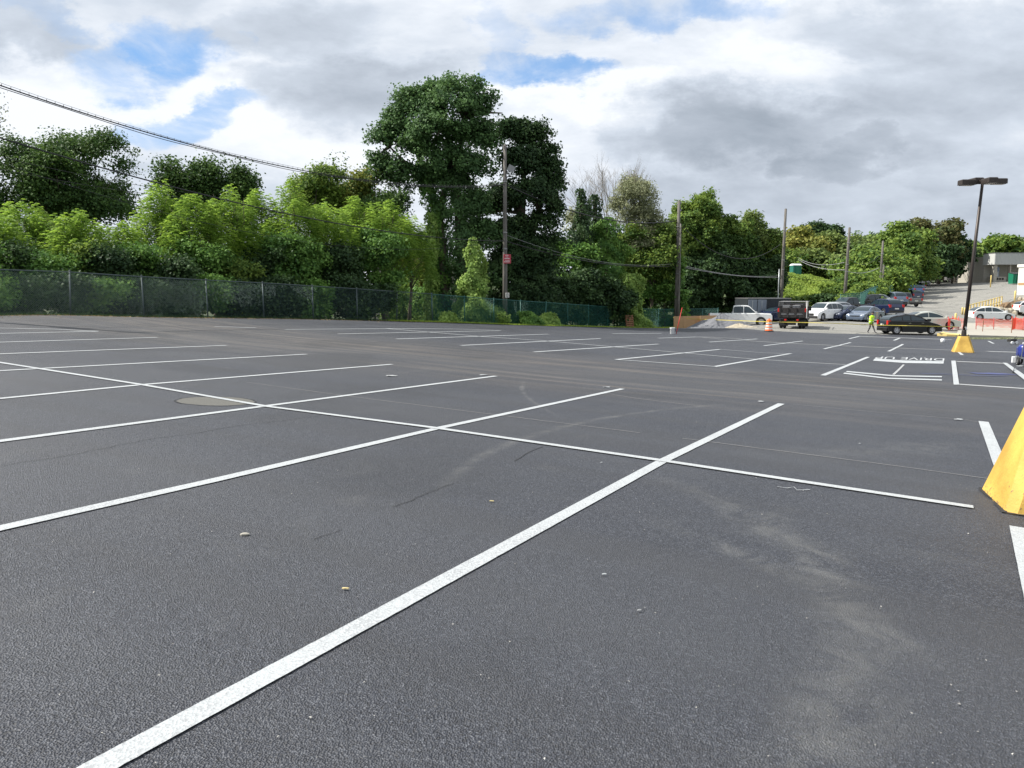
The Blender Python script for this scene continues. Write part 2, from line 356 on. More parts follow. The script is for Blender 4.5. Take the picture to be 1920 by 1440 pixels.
def linepaint(name, c, wear):
    m, nt, b, N, L = nmat(name)
    tc = N.new('ShaderNodeTexCoord'); vo = N.new('ShaderNodeTexVoronoi'); vo.inputs['Scale'].default_value = 105; L.new(tc.outputs['Object'], vo.inputs['Vector'])
    s = N.new('ShaderNodeSeparateColor'); L.new(vo.outputs['Color'], s.inputs[0])
    k = N.new('ShaderNodeMapRange'); k.inputs[1].default_value = 1-wear; k.inputs[2].default_value = 1.0; L.new(s.outputs[1], k.inputs[0])
    n = N.new('ShaderNodeTexNoise'); n.inputs['Scale'].default_value = 1.5; n.inputs['Detail'].default_value = 5; L.new(tc.outputs['Object'], n.inputs['Vector'])
    k2 = N.new('ShaderNodeMath'); k2.operation = 'MULTIPLY'; L.new(k.outputs[0], k2.inputs[0]); L.new(n.outputs['Fac'], k2.inputs[1])
    mx = N.new('ShaderNodeMix'); mx.data_type = 'RGBA'; mx.inputs[6].default_value = (*c, 1); mx.inputs[7].default_value = (.16,.16,.17,1)
    L.new(k2.outputs[0], mx.inputs[0]); L.new(mx.outputs[2], b.inputs['Base Color']); b.inputs['Roughness'].default_value = .7
    bp = N.new('ShaderNodeBump'); bp.inputs['Strength'].default_value = .5; bp.inputs['Distance'].default_value = .004
    L.new(vo.outputs['Distance'], bp.inputs['Height']); L.new(bp.outputs[0], b.inputs['Normal'])
    return m
M['line'] = linepaint('line_white', (.43,.455,.465), .85)
M['line_faint'] = linepaint('line_grey', (.38,.39,.39), .9)
M['line_dim'] = linepaint('chalk_line', (.20,.20,.20), .9)
M['seam'] = pbr('asphalt_seam', (.020,.021,.024), .9, 0, .4, 30, .3)
M['line_blue'] = linepaint('line_blue', (.035,.05,.17), .7)
def groundmat():
    m, nt, b, N, L = nmat('ground_cover_soil')
    tc = N.new('ShaderNodeTexCoord'); n = N.new('ShaderNodeTexNoise'); n.inputs['Scale'].default_value = .5; n.inputs['Detail'].default_value = 8; L.new(tc.outputs['Object'], n.inputs['Vector'])
    r = N.new('ShaderNodeValToRGB'); e = r.color_ramp.elements; e[0].color = (.022,.028,.012,1); e[1].color = (.05,.075,.02,1); e[0].position = .35; e[1].position = .6
    L.new(n.outputs['Fac'], r.inputs[0]); L.new(r.outputs[0], b.inputs['Base Color']); b.inputs['Roughness'].default_value = .95
    return m
M['ground'] = groundmat()
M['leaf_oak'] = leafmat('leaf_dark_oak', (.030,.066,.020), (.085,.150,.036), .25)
M['leaf_maple'] = leafmat('leaf_maple', (.05,.10,.026), (.21,.22,.04), .3)
M['leaf_big'] = leafmat('leaf_big_tree', (.048,.098,.038), (.105,.19,.062), .28)
M['leaf_ail'] = leafmat('leaf_ailanthus', (.085,.175,.030), (.27,.40,.062), .45)
M['leaf_vine'] = leafmat('leaf_vine', (.05,.12,.028), (.15,.27,.055), .3)
M['leaf_ivy'] = leafmat('leaf_ivy', (.13,.22,.05), (.30,.42,.11), .35)
M['leaf_dark'] = leafmat('leaf_dark_shaded', (.020,.044,.018), (.055,.100,.032), .2)  # dark leaves; shade of the undergrowth is put into this colour
M['leaf_olive'] = leafmat('leaf_olive', (.14,.16,.08), (.34,.36,.22), .3)
M['leaf_mid'] = leafmat('leaf_mid_green', (.050,.105,.024), (.20,.28,.055), .34)
M['leaf_far'] = leafmat('leaf_far_tree', (.075,.12,.04), (.19,.25,.07), .35)
M['leaf_brown'] = leafmat('leaf_bronze', (.050,.070,.025), (.13,.125,.045), .3)
M['leaf_yellow'] = leafmat('leaf_yellow', (.12,.16,.035), (.27,.26,.06), .35)
M['leaf_grey'] = leafmat('leaf_grey_sparse', (.12,.14,.10), (.22,.24,.17), .3)
M['leaf_lime'] = leafmat('leaf_lime_groundcover', (.12,.19,.03), (.28,.36,.07), .4)
M['grass'] = leafmat('grass_blades', (.14,.22,.03), (.32,.40,.07), .4)
# ---------------- foliage
def qmesh(name, V, v, mat, parent=None, nv=4):
    n = len(V)//nv; me = bpy.data.meshes.new(name)
    me.vertices.add(n*nv); me.vertices.foreach_set('co', np.asarray(V, np.float32).ravel())
    me.loops.add(n*nv); me.loops.foreach_set('vertex_index', np.arange(n*nv, dtype=np.int32))
    me.polygons.add(n); me.polygons.foreach_set('loop_start', np.arange(0, n*nv, nv, dtype=np.int32))
    me.update(calc_edges=True)
    a = me.attributes.new('v', 'FLOAT', 'FACE'); a.data.foreach_set('value', np.asarray(v, np.float32))
    me.materials.append(mat); o = bpy.data.objects.new(name, me); C.objects.link(o)
    if parent: o.parent = parent
    return o
def unit(a): return a/np.maximum(np.linalg.norm(a, axis=1, keepdims=True), 1e-9)
def leaf_quads(P, Nn, size, rng, aspect=.7, droop=.3):
    n = len(P); t = rng.normal(size=(n,3)); t[:,2] -= droop; t = unit(t-Nn*(t*Nn).sum(1, keepdims=True)); b = np.cross(Nn, t)
    l = size*rng.uniform(.65,1.3,(n,1)); w = l*aspect; f = Nn*l*.12
    return np.stack([P-t*l*.5, P+b*w*.5+f, P+t*l*.5, P-b*w*.5+f], 1).reshape(-1,3)
def make_lobes(rx, ry, rz, n, rng, fr=(.26,.42), boxy=False):
    """ellipsoid lobes that fill an envelope centred on the origin"""
    out = [(0,0,-rz*.05,rx*(.42 if not boxy else .7),ry*(.5 if not boxy else .7),rz*(.5 if not boxy else .8))]
    for i in range(n):
        k = rng.uniform(*fr)*(1 if boxy else rng.choice([.75,1.0,1.1]))
        if boxy: x, y, z = rng.uniform(-1,1)*(1-k*.8), rng.uniform(-1,1)*(1-k), rng.uniform(-1,1)
        else:
            d = rng.normal(size=3); d /= np.linalg.norm(d); d[2] = d[2]*.95+.08; q = rng.uniform(.72,1.20)-k; x, y, z = d*q/(1 if not boxy else 1)
        if boxy:
            top = (1-k)*(1-.35*abs(x)**2)*rng.uniform(.80,1.12); z = min(z, top); out.append((x*rx, y*ry, z*rz, rx*k, ry*k, max(rz*k*.8, rx*k*.6)))
        else: out.append((x*rx, y*ry, z*rz, rx*k*rng.uniform(.8,1.2), ry*k, rz*k*rng.uniform(.7,1.1)))
    return out
def lobe_leaves(lobes, nclump, per, cr, size, rng, style='leaf', aspect=.7, holes=0.):
    L_ = np.array(lobes); wt = (L_[:,3]*L_[:,4]+L_[:,3]*L_[:,5]+L_[:,4]*L_[:,5]); wt /= wt.sum()
    idx = rng.choice(len(L_), nclump, p=wt); d = unit(rng.normal(size=(nclump,3)))
    d[:,2] = np.where(d[:,2] < -.35, -d[:,2], d[:,2])
    c = L_[idx,:3]+d*L_[idx,3:]*rng.uniform(.62,1.06,(nclump,1))
    if style == 'plume':
        # many upright shoots, each ringed with arching feathery leaves near its tip
        rx, ry = np.abs(L_[:,0]).max()+.3, np.abs(L_[:,1]).max()+.3; zt = (L_[:,2]+L_[:,5]).max(); zb = (L_[:,2]-L_[:,5]).min(); Ps = []; vs = []
        for i in range(nclump):
            a, q = rng.uniform(0, 2*PI), math.sqrt(rng.uniform(0,1)); x, y = rx*1.1*q*math.cos(a), ry*1.1*q*math.sin(a)
            top = zt-(zt-zb)*(.55*q**2.2+.42*rng.uniform(0,1)**1.6*(1 if i % 5 else .15)); ht = min(top-zb, rng.uniform(.9,1.9)); cv = rng.uniform(0,1); ln = rng.normal(size=2)*.12
            for j in range(per):
                u = (j+rng.uniform(0,.8))/per; zc = top-ht*u; an = j*2.4+rng.uniform(-.4,.4); Lf = cr*(.35+.75*min(1, u*2.2))*rng.uniform(.8,1.2); out = np.array([math.cos(an), math.sin(an), 0]); up = .95-.9*min(1,u*1.6)
                dv = out+np.array([0,0,up]); dv /= np.linalg.norm(dv); side = np.array([-math.sin(an), math.cos(an), 0]); c0 = np.array([x+ln[0]*(1-u), y+ln[1]*(1-u), zc])
                for s in range(5):
                    w = (s+1)/5; p = c0+dv*Lf*w+np.array([0,0,-1])*Lf*.62*w*w; ll = size*(1.1-.5*abs(w-.5))
                    for sg in (-1,1):
                        tip = p+side*sg*ll+dv*ll*.4+np.array([0,0,-ll*.45]); m1 = (p+tip)/2; wv = dv*ll*.26; Ps += [p, m1+wv, tip, m1-wv]; vs.append(min(1, max(0, cv*.6+.4*(1-u)+rng.uniform(-.2,.2))))
        return np.array(Ps), np.array(vs)
    if style == 'frond':
        Ps = []; vs = []
        nf = per; k = 5
        for i in range(nclump):
            cv = rng.uniform(0,1); up = unit((d[i]*.6+np.array([0,0,.8]))[None])[0]
            a0 = rng.uniform(0, 2*PI)
            for j in range(nf):
                an = a0+2*PI*j/nf+rng.uniform(-.3,.3); out = np.array([math.cos(an), math.sin(an), 0])
                dirv = unit((out*.9+up*rng.uniform(.3,1.3))[None])[0]; Lf = cr*rng.uniform(.8,1.25)
                side = np.cross(dirv, [0,0,1.]); side /= max(np.linalg.norm(side), 1e-6)
                for s in range(k):
                    q = (s+1)/k; p = c[i]+dirv*Lf*q+np.array([0,0,-1])*Lf*.75*q*q
                    ll = size*(1.15-.6*abs(q-.45))
                    for sg in (-1,1):
                        tip = p+side*sg*ll+dirv*ll*.35+np.array([0,0,-ll*.35]); m1 = (p+tip)/2
                        wv = dirv*ll*.24
                        Ps += [p, m1+wv, tip, m1-wv]; vs.append(min(1, max(0, cv+rng.uniform(-.25,.25))))
        return np.array(Ps), np.array(vs)
    if holes:
        ph = rng.uniform(0, 6, 6); nzv = np.sin(c[:,0]*1.25+ph[0]+.8*np.sin(c[:,2]*.9))+np.sin(c[:,1]*1.3+ph[1])+np.sin(c[:,2]*1.6+ph[2]+.7*np.sin(c[:,0]*1.1+ph[3])); k_ = nzv < holes; c, d = c[k_], d[k_]; nclump = len(c)
        out_ = rng.uniform(0,1,nclump) < .10; c = c+d*np.where(out_, rng.uniform(.3,.9,nclump), 0)[:,None]*np.array([1,1,.8])
    P = np.repeat(c, per, 0)+np.clip(rng.normal(size=(nclump*per,3)),-1.7,1.7)*cr*np.repeat(rng.uniform(.55,1.35,(nclump,1)), per, 0)*np.array([1,1,.7])
    dn = np.repeat(d, per, 0)
    Nn = unit(dn*.55+rng.normal(size=P.shape)*.55+np.array([0,0,.45]))
    v = np.clip(np.repeat(rng.uniform(0,1,nclump), per)+rng.uniform(-.3,.3,len(P)), 0, 1)
    return leaf_quads(P, Nn, size, rng, aspect), v
def limbs(mb, base, top, r0, targets, rng, n=8, wob=.04):
    base = Vector(base); top = Vector(top); h = (top-base).length; pts = []; rr = []
    for i in range(7):
        t = i/6; p = base.lerp(top, t)+Vector((rng.normal()*wob*h*t*(1-t)*2, rng.normal()*wob*h*t*(1-t)*2, 0)); pts.append(p); rr.append(r0*(1.25 if i == 0 else 1)*(1-.72*t))
    mb.tube(pts, rr, n)
    for q in targets:
        q = Vector(q); t = max(.25, min(.85, (q.z-base.z)/max(h, .1)*.62)); i = t*6; a = pts[int(i)].lerp(pts[min(6, int(i)+1)], i-int(i))
        m = a.lerp(q, .5)+Vector((rng.normal()*.04*h, rng.normal()*.04*h, h*.02)); rl = r0*(1-.72*t)*.55
        mb.tube([a, a.lerp(m,.5)+Vector((0,0,.01*h)), m, q], [rl, rl*.8, rl*.55, rl*.2], 6)
STY = dict(  # nclump, leaves per clump, clump radius, leaf size factor, leaf style, aspect, lobes
    oak=(430, 66, .36, .0032, 'leaf', .8, 24), ail=(120, 22, .50, .125, 'plume', .3, 22),
    sparse=(190, 34, .36, .0030, 'leaf', .7, 9), bush=(270, 62, .30, .0034, 'leaf', .85, 16), olive=(260, 40, .36, .0034, 'leaf', .35, 12),
    far=(230, 34, .75, .0040, 'leaf', .85, 13), mid=(330, 58, .42, .0032, 'leaf', .75, 20))
def tree(px, Y, top, wpx, bot, style, mat, name, label, cat='tree', group=None, seed=0, bark='bark', dens=1.0, depth=1.0, base_py=None, trunk=True, baseoff=0, hole=0):
    rng = np.random.default_rng(seed or abs(int(px*7+top*3+Y))); nc, per, cr, ls, st, asp, nl = STY[style]
    b = gp(px, Y); root = empty(name, b, 0, label, cat, group)
    zt = zat(px, top, Y)-b.z; zb = max(zat(px, bot, Y)-b.z, 0.15); rx = wpx*Y/F/2; rz = (zt-zb)/2; cz = (zt+zb)/2; ry = rx*depth
    lob = make_lobes(rx, ry, rz, nl, rng, boxy=style in ('bush','ail'))
    # x offset of the crown: the column px is straight above the base only for an upright tree
    lob = [(x,y,z+cz,a,c,d) for x,y,z,a,c,d in lob]
    sc = 1.0 if style != 'far' else 1.0
    area = (rx*rz+rx*ry)/ (16. if style != 'far' else 40.)
    nclump = int(nc*dens*min(2.2, max(.35 if style != 'ail' else .9, area))) if style != 'big' else int(nc*dens)
    size = ls*Y if st == 'leaf' else ls
    V, v = lobe_leaves(lob, nclump, per, cr, size, rng, st, asp, holes={'oak':1.3,'mid':1.4,'far':1.6}.get(style, 0))
    if trunk:
        mb = MB(); limbs(mb, (0,0,-.1), (rng.normal()*.03*rx, 0, zb+(zt-zb)*(.72 if style != 'bush' else .5)), max(.06, .017*zt)*(1 if style != 'bush' else .6), [(x,y,z) for x,y,z,*_ in lob[1:]], rng)
        mb.build('trunk', M[bark], root, True, False)
    qmesh('crown', V, v, M[mat], root)
    return root
# ---------------- vehicles (local +x = front)
def wheel(parent, x, y, r, w, steel=False, spokes=5):
    s = 1 if y > 0 else -1
    k = empty('wheel', (x, y, r)); k.parent = parent
    mb = MB(); h = w/2
    mb.lathe([(r*.62,-h),(r*.9,-h),(r*.985,-h*.72),(r,-h*.3),(r,h*.3),(r*.985,h*.72),(r*.9,h),(r*.62,h)], 22, 'y', closed=False); mb.build('tyre', M['tyre'], k, True)
    mb = MB(); yo = s*h*.72
    mb.lathe([(0,yo-.01*s),(r*.13,yo),(r*.15,yo-s*.02)], 12, 'y', closed=False)
    for i in range(spokes):
        a = 2*PI*i/spokes; ca, sa = math.cos(a), math.sin(a); ww = r*.10
        P = []
        for rr_, wd in ((r*.1, ww), (r*.6, ww*1.3)):
            for q in (-1,1):
                P.append((rr_*ca-q*wd*sa, yo, rr_*sa+q*wd*ca))
        mb.add([P[0],P[1],P[3],P[2]]+[(p[0],p[1]-s*.03,p[2]) for p in (P[0],P[1],P[3],P[2])], [(0,1,2,3),(7,6,5,4),(0,4,5,1),(1,5,6,2),(2,6,7,3),(3,7,4,0)])
    mb.lathe([(r*.56,yo+s*.005),(r*.64,yo+s*.012),(r*.64,yo-s*.1),(r*.56,yo-s*.1)], 22, 'y', closed=False)
    mb.lathe([(0,yo-s*.07),(r*.6,yo-s*.07)], 18, 'y', closed=False)
    mb.build('rim', M['rim'], k, False)
    return k
def car(L=4.6, W=1.82, Hh=1.48, style='sedan', paint='black_paint', wr=.33, rails=False, nm='car', rim='rim'):
    root = empty(nm)
    f, r_ = L/2, -L/2; g = .2; ax_f, ax_r = f-.92, r_+.95
    if style == 'pickup': g = .32; ax_f, ax_r = f-1.02, r_+1.2
    if style == 'hatch': ax_f, ax_r = f-.76, r_+.68
    bh = {'sedan': .96, 'hatch': .98, 'suv': 1.08, 'van': 1.12, 'pickup': 1.22}[style]
    hood = bh-.20 if style != 'pickup' else bh-.03
    def arch(xc, R_): return [(xc+math.cos(a)*R_, wr+math.sin(a)*R_) for a in [PI*(i/9) for i in range(10)] if wr+math.sin(a)*R_ >= g-.02]
    Ra = wr*1.17
    bot = [(r_+.04,g+.08)] + [(ax_r-Ra, g)]+arch(ax_r, Ra)[::-1]+[(ax_r+Ra, g),(ax_f-Ra, g)]+arch(ax_f, Ra)[::-1]+[(ax_f+Ra, g),(f-.12,g+.02)]
    if style == 'sedan': top = [(f-.01,g+.3),(f-.05,hood-.12),(f-.28,hood),(f-1.25,bh),(r_+.95,bh+.02),(r_+.1,bh+.01),(r_+.0,bh-.12),(r_,g+.34)]
    elif style == 'pickup': top = [(f,g+.3),(f-.02,hood-.18),(f-.15,hood),(f-1.35,bh+.02),(r_+2.15,bh+.02),(r_+2.14,bh-.02),(r_+.03,bh-.02),(r_,bh-.08),(r_,g+.3)]
    else: top = [(f-.01,g+.3),(f-.07,hood-.16),(f-.34,hood-.02),(f-1.05,bh-.03),(r_+.25,bh+.05),(r_+.06,bh-.02),(r_+.0,bh-.2),(r_,g+.34)]
    poly = bot+top
    mid = g+.42
    def ring(y, sx, sz): return [(x*sx, y, mid+(z-mid)*sz if z > g+.15 else z+(1-sz)*.1) for x, z in poly]
    b = MB(); hw = W/2
    b.loft([ring(-hw, .985, .86), ring(-hw*.955, .997, .965), ring(-hw*.80, 1, 1), ring(hw*.80, 1, 1), ring(hw*.955, .997, .965), ring(hw, .985, .86)])
    body = b.build('body', M[paint], root)
    # cabin: a curved roof profile with panes following it
    if style == 'sedan': K = [(r_+.55,bh-.02),(r_+.95,bh+.20),(r_+1.45,Hh-.09),(r_+2.0,Hh-.01),(f-2.5,Hh),(f-2.0,Hh-.10),(f-1.55,bh+.22),(f-1.02,bh-.05)]; cuts = [.50]
    elif style == 'hatch': K = [(r_+.06,bh-.02),(r_+.28,bh+.22),(r_+.72,Hh-.13),(r_+1.4,Hh-.02),(f-2.6,Hh),(f-2.05,Hh-.07),(f-1.5,bh+.24),(f-.86,bh-.07)]; cuts = [.34,.60]
    elif style in ('suv', 'van'): K = [(r_+.07,bh-.02),(r_+.20,bh+.25),(r_+.45,Hh-.12),(r_+1.0,Hh-.01),(f-2.5,Hh),(f-1.95,Hh-.07),(f-1.5,bh+.26),(f-1.0,bh-.04)]; cuts = [.33,.62]
    else: K = [(r_+2.18,bh-.02),(r_+2.20,bh+.25),(r_+2.27,Hh-.09),(r_+2.6,Hh-.01),(f-2.6,Hh),(f-2.15,Hh-.07),(f-1.75,bh+.30),(f-1.30,bh-.02)]; cuts = [.46]
    prof = []
    for i in range(len(K)-1):
        p0, p1, p2, p3 = K[max(i-1,0)], K[i], K[i+1], K[min(i+2,len(K)-1)]
        for j in range(4):
            t = j/4; prof.append(tuple(.5*(2*p1[c]+(p2[c]-p0[c])*t+(2*p0[c]-5*p1[c]+4*p2[c]-p3[c])*t*t+(3*p1[c]-p0[c]-3*p2[c]+p3[c])*t**3) for c in (0,1)))
    prof.append(K[-1]); wb, wt = hw*.93, hw*.72
    def wz(z): return wb+(wt-wb)*min(1, max(0, (z-bh)/(Hh-bh)))
    c = MB(); fr = (-1,-.88,-.45,0,.45,.88,1); cz = (0,.028,.045,.05,.045,.028,0); n = len(prof); m7 = len(fr)
    for x, z in prof:
        e = min(1, max(0, (z-bh)/.25)); c.v += [(x, f_*wz(z), z+q*e) for f_, q in zip(fr, cz)]
    c.f += [(i*m7+j,i*m7+j+1,(i+1)*m7+j+1,(i+1)*m7+j) for i in range(n-1) for j in range(m7-1)]
    for sd_, col in ((-1,0),(1,m7-1)):
        b0 = len(c.v); c.v += [(x, sd_*wb, bh-.06) for x, z in prof]; c.f += [(i*m7+col,(i+1)*m7+col,b0+i+1,b0+i) for i in range(n-1)]
    c.build('cabin', M[paint], root, False)
    def strip(name, rows):   # rows of point pairs -> thin curved pane
        m_ = MB(); k_ = len(rows[0]); m_.v = [tuple(p) for r0 in rows for p in r0]; m_.f = [(i*k_+j,i*k_+j+1,(i+1)*k_+j+1,(i+1)*k_+j) for i in range(len(rows)-1) for j in range(k_-1)]
        return m_.build(name, M['glass'], root, False, True)
    for name, sel, sx_ in (('rear_window', [p for p in prof[:n//2] if bh+.07 < p[1] < Hh-.07], -1), ('windshield', [p for p in prof[n//2:] if bh+.03 < p[1] < Hh-.05], 1)):
        if len(sel) > 1: strip(name, [[(x+sx_*.012, f_*wz(z)*.90, z+.012+(q if abs(f_) < 1 else .03)*min(1,(z-bh)/.25)) for f_, q in zip((-1,-.5,0,.5,1), (.03,.045,.05,.045,.03))] for x, z in sel])
    xa = min(x for x, z in prof if z > bh+.13)+.05; xb = max(x for x, z in prof if z > bh+.10)-.05
    def ztop(x):
        for (x0,z0),(x1,z1) in zip(prof, prof[1:]):
            if x0 <= x <= x1: return z0+(z1-z0)*(x-x0)/max(x1-x0,1e-6)
        return bh
    bt = [0]+cuts+[1]
    for s in (-1, 1):
        for i in range(len(bt)-1):
            x0 = xa+(xb-xa)*bt[i]+(.035 if i else 0); x1 = xa+(xb-xa)*bt[i+1]-(.035 if i < len(bt)-2 else 0); rows = []
            for q in range(9): x = x0+(x1-x0)*q/8; zt_ = max(bh+.05, ztop(x)-.075); rows.append([(x, s*(wz(bh+.035)+.010), bh+.035), (x, s*(wz(zt_)+.010), zt_)])
            strip('side_window', rows)
    cab = [K[0], K[2], K[5], K[7]]
    for s in (-1, 1):
        for x in (ax_f, ax_r): wheel(root, x, s*(hw-.12), wr, .22)
        z = hood-.17
        m_ = MB(); m_.loft([[(f-.30,s*(hw*.62),z),(f-.30,s*(hw*.97),z),(f-.30,s*(hw*.97),z+.10),(f-.30,s*(hw*.62),z+.10)],[(f-.0,s*(hw*.60),z-.02),(f-.08,s*(hw*.93),z),(f-.12,s*(hw*.92),z+.11),(f-.05,s*(hw*.60),z+.09)]]); m_.build('headlight', M['lamp_glass'], root)
        zt = bh-.26 if style != 'pickup' else bh-.36
        m_ = MB(); m_.box(r_-.015, r_+.22, min(s*hw*.72,s*hw*.975), max(s*hw*.72,s*hw*.975), zt, zt+(.2 if style == 'sedan' else .3)); m_.build('taillight', M['red_lens'], root)
        m_ = MB(); m_.bbox(cab[3][0]-.35, cab[3][0]-.13, min(s*hw,s*(hw+.2)), max(s*hw,s*(hw+.2)), bh+.0, bh+.16, .03); m_.build('mirror', M[paint], root)
        for dx in (-.5,.45):
            m_ = MB(); m_.box(dx, dx+.16, min(s*hw*.97, s*(hw+.012)), max(s*hw*.97, s*(hw+.012)), bh-.17, bh-.14); m_.build('door_handle', M['chrome'], root)
    for x0_, x1_, z0_ in ((f-.16, f+.03, g+.02), (r_-.04, r_+.14, g+.05)): m_ = MB(); m_.bbox(x0_, x1_, -hw*.9, hw*.9, z0_, z0_+.24, .03); m_.build('bumper', M['black_plastic' if style in ('suv','pickup') else paint], root)
    m_ = MB(); m_.box(f-.04, f+.012, -hw*.5, hw*.5, g+.3, hood-.16); m_.build('grille', M['black_plastic'], root)
    m_ = MB(); m_.box(r_-.02, r_+.02, -.24, .24, g+.42, g+.56); m_.build('licence_plate', M['plate'], root)
    for s in (-1, 1): m_ = MB(); m_.box(ax_r+Ra+.02, ax_f-Ra-.02, min(s*hw*.985,s*hw*.90), max(s*hw*.985,s*hw*.90), g-.03, g+.07); m_.build('sill', M['black_plastic'], root)
    if rails:
        for s in (-1, 1):
            m_ = MB(); m_.tube([(cab[1][0],s*wt*.92,Hh-.02),(cab[1][0]+.12,s*wt*.92,Hh+.05),(cab[2][0]-.12,s*wt*.92,Hh+.06),(cab[2][0],s*wt*.92,Hh)], .018, 6); m_.build('roof_rail', M['chrome'], root)
    return root
def place(o, p, rz, label, cat, group=None):
    o.location = p; o.rotation_euler = (0, 0, rz); return tag(o, label, cat, group)
def dump_truck():
    t = empty('dump_truck')
    m = MB(); m.box(-3.0, 2.6, -.42, -.32, .72, .92); m.box(-3.0, 2.6, .32, .42, .72, .92); m.box(-3.0,-2.8,-1.0,1.0,.55,.75); m.box(-3.02,-2.9,-.35,.35,.35,.7); m.build('chassis', M['rust_dark'], t)
    m = MB()   # open steel body with ribs and a gate
    m.box(-3.1, .55, -1.08, -1.02, 1.0, 2.0); m.box(-3.1, .55, 1.02, 1.08, 1.0, 2.0); m.box(-3.1, .55, -1.02, 1.02, .98, 1.05); m.box(.49, .55, -1.02, 1.02, 1.05, 2.25)
    for x in (-2.9,-2.1,-1.3,-.5,.3):
        for s in (-1,1): m.box(x-.05, x+.05, min(s*1.08,s*1.14), max(s*1.08,s*1.14), 1.0, 2.0)
    m.box(-3.14,.57,-1.13,-1.01,1.99,2.08); m.box(-3.14,.57,1.01,1.13,1.99,2.08); m.build('dump_body', M['rust_dark'], t)
    g = MB(); g.box(-3.18,-3.11,-1.0,1.0,1.05,1.92)
    for y in (-.95,-.32,.32,.95): g.box(-3.24,-3.18,y-.05,y+.05,1.05,1.95)
    g.box(-3.23,-3.17,-1.0,1.0,1.45,1.53); tg = g.build('tailgate', M['rust_dark'], t)
    for y in (-.62, .02, .62):
        s = MB(); s.add([(-3.195,y-.26,1.30),(-3.195,y+.24,1.28),(-3.195,y+.20,1.44),(-3.195,y-.20,1.42)]+[(-3.182,y-.26,1.30),(-3.182,y+.24,1.28),(-3.182,y+.20,1.44),(-3.182,y-.20,1.42)], [(0,1,2,3),(7,6,5,4),(0,4,5,1),(1,5,6,2),(2,6,7,3),(3,7,4,0)])
        s.build('scuffed_patch', M['steel_grey'], tg)
    r = MB()   # load rack and rails above the bed
    for x in (-3.0,-1.2,.5):
        for s in (-1,1): r.tube([(x,s*1.05,2.0),(x,s*1.05,2.48)], .03, 6)
        r.tube([(x,-1.05,2.48),(x,1.05,2.48)], .03, 6)
    for s in (-1,1): r.tube([(-3.0,s*1.05,2.48),(1.6,s*1.05,2.48)], .03, 6)
    r.build('ladder_rack', M['steel_grey'], t)
    for i, (x, y, z, a) in enumerate(((-2.4,-.3,2.05,.5),(-1.6,.4,2.0,.4),(-2.6,.5,2.1,.35),(-1.0,-.4,2.1,.55))):
        b = MB(); b.bbox(x-a, x+a, y-.3, y+.3, 1.06, z+a*.2, .05); b.build('load', M['black_plastic' if i % 2 else 'steel_grey'], t)
    c = MB()
    prof = [(.75,.6),(3.35,.6),(3.45,.9),(3.4,1.45),(2.55,1.62),(2.1,2.3),(.85,2.34),(.75,2.2)]
    c.loft([[(x,y,1.3+(z-1.3)*k) for x,z in prof] for y,k in ((-.98,.9),(-.9,1),(.9,1),(.98,.9))]); c.build('cab', M['black_paint'], t)
    w = MB(); w.add([(2.60,-.78,1.66),(2.60,.78,1.66),(2.18,.72,2.24),(2.18,-.72,2.24),(2.56,-.78,1.64),(2.56,.78,1.64),(2.14,.72,2.22),(2.14,-.72,2.22)], [(0,1,2,3),(7,6,5,4),(0,4,5,1),(1,5,6,2),(2,6,7,3),(3,7,4,0)]); w.build('windshield', M['glass'], t)
    for s in (-1,1):
        w = MB(); w.box(1.15,2.05,min(s*.93,s*.985),max(s*.93,s*.985),1.6,2.15); w.build('side_window', M['glass'], t)
        m = MB(); m.bbox(1.95,2.05,min(s*1.05,s*1.25),max(s*1.05,s*1.25),1.55,1.95,.02); m.build('mirror', M['black_plastic'], t)
        for x in (-3.19,): 
            l = MB(); l.bbox(x-.04,x+.02,min(s*.92,s*1.12),max(s*.92,s*1.12),1.55,1.88,.02); l.build('marker_lamp', M['red_lens'], t)
            l = MB(); l.bbox(x-.02,x+.05,s*.48-.09,s*.48+.09,.76,.9,.02); l.build('tail_lamp', M['red_lens'], t)
        wheel(t, 2.55, s*.86, .40, .26); wheel(t, -1.95, s*.90, .40, .24); wheel(t, -1.95, s*.62, .40, .22)
        m = MB(); m.box(-2.55,-2.5,min(s*.45,s*1.05),max(s*.45,s*1.05),.28,.85); m.build('mud_flap', M['black_plastic'], t)
    p = MB(); p.tube([(-3.14,-1.16,1.0),(-3.14,-1.16,2.55)], .045, 8); p.build('corner_stake', M['retro'], t)
    return t
def box_truck(paint='white_paint', cabp='white_paint'):
    t = empty('box_truck')
    m = MB(); m.bbox(-3.2,1.2,-1.1,1.1,.95,3.0,.06); m.build('cargo_box', M[paint], t)
    m = MB(); m.box(-3.1,3.0,-.45,.45,.6,.9); m.build('chassis', M['black_plastic'], t)
    c = MB(); prof = [(1.3,.55),(3.1,.55),(3.2,1.2),(2.6,1.5),(2.2,2.25),(1.3,2.3)]
    c.loft([[(x,y,z) for x,z in prof] for y in (-1.0,1.0)]); c.build('cab', M[cabp], t)
    w = MB(); w.add([(2.66,-.85,1.52),(2.66,.85,1.52),(2.28,.8,2.18),(2.28,-.8,2.18),(2.6,-.85,1.5),(2.6,.85,1.5),(2.22,.8,2.16),(2.22,-.8,2.16)], [(0,1,2,3),(7,6,5,4),(0,4,5,1),(1,5,6,2),(2,6,7,3),(3,7,4,0)]); w.build('windshield', M['glass'], t)
    for s in (-1,1):
        w = MB(); w.box(1.5,2.3,min(s*.99,s*1.02),max(s*.99,s*1.02),1.45,2.1); w.build('side_window', M['glass'], t)
        wheel(t, 2.35, s*.85, .42, .25); wheel(t, -2.0, s*.85, .42, .25)
    return t
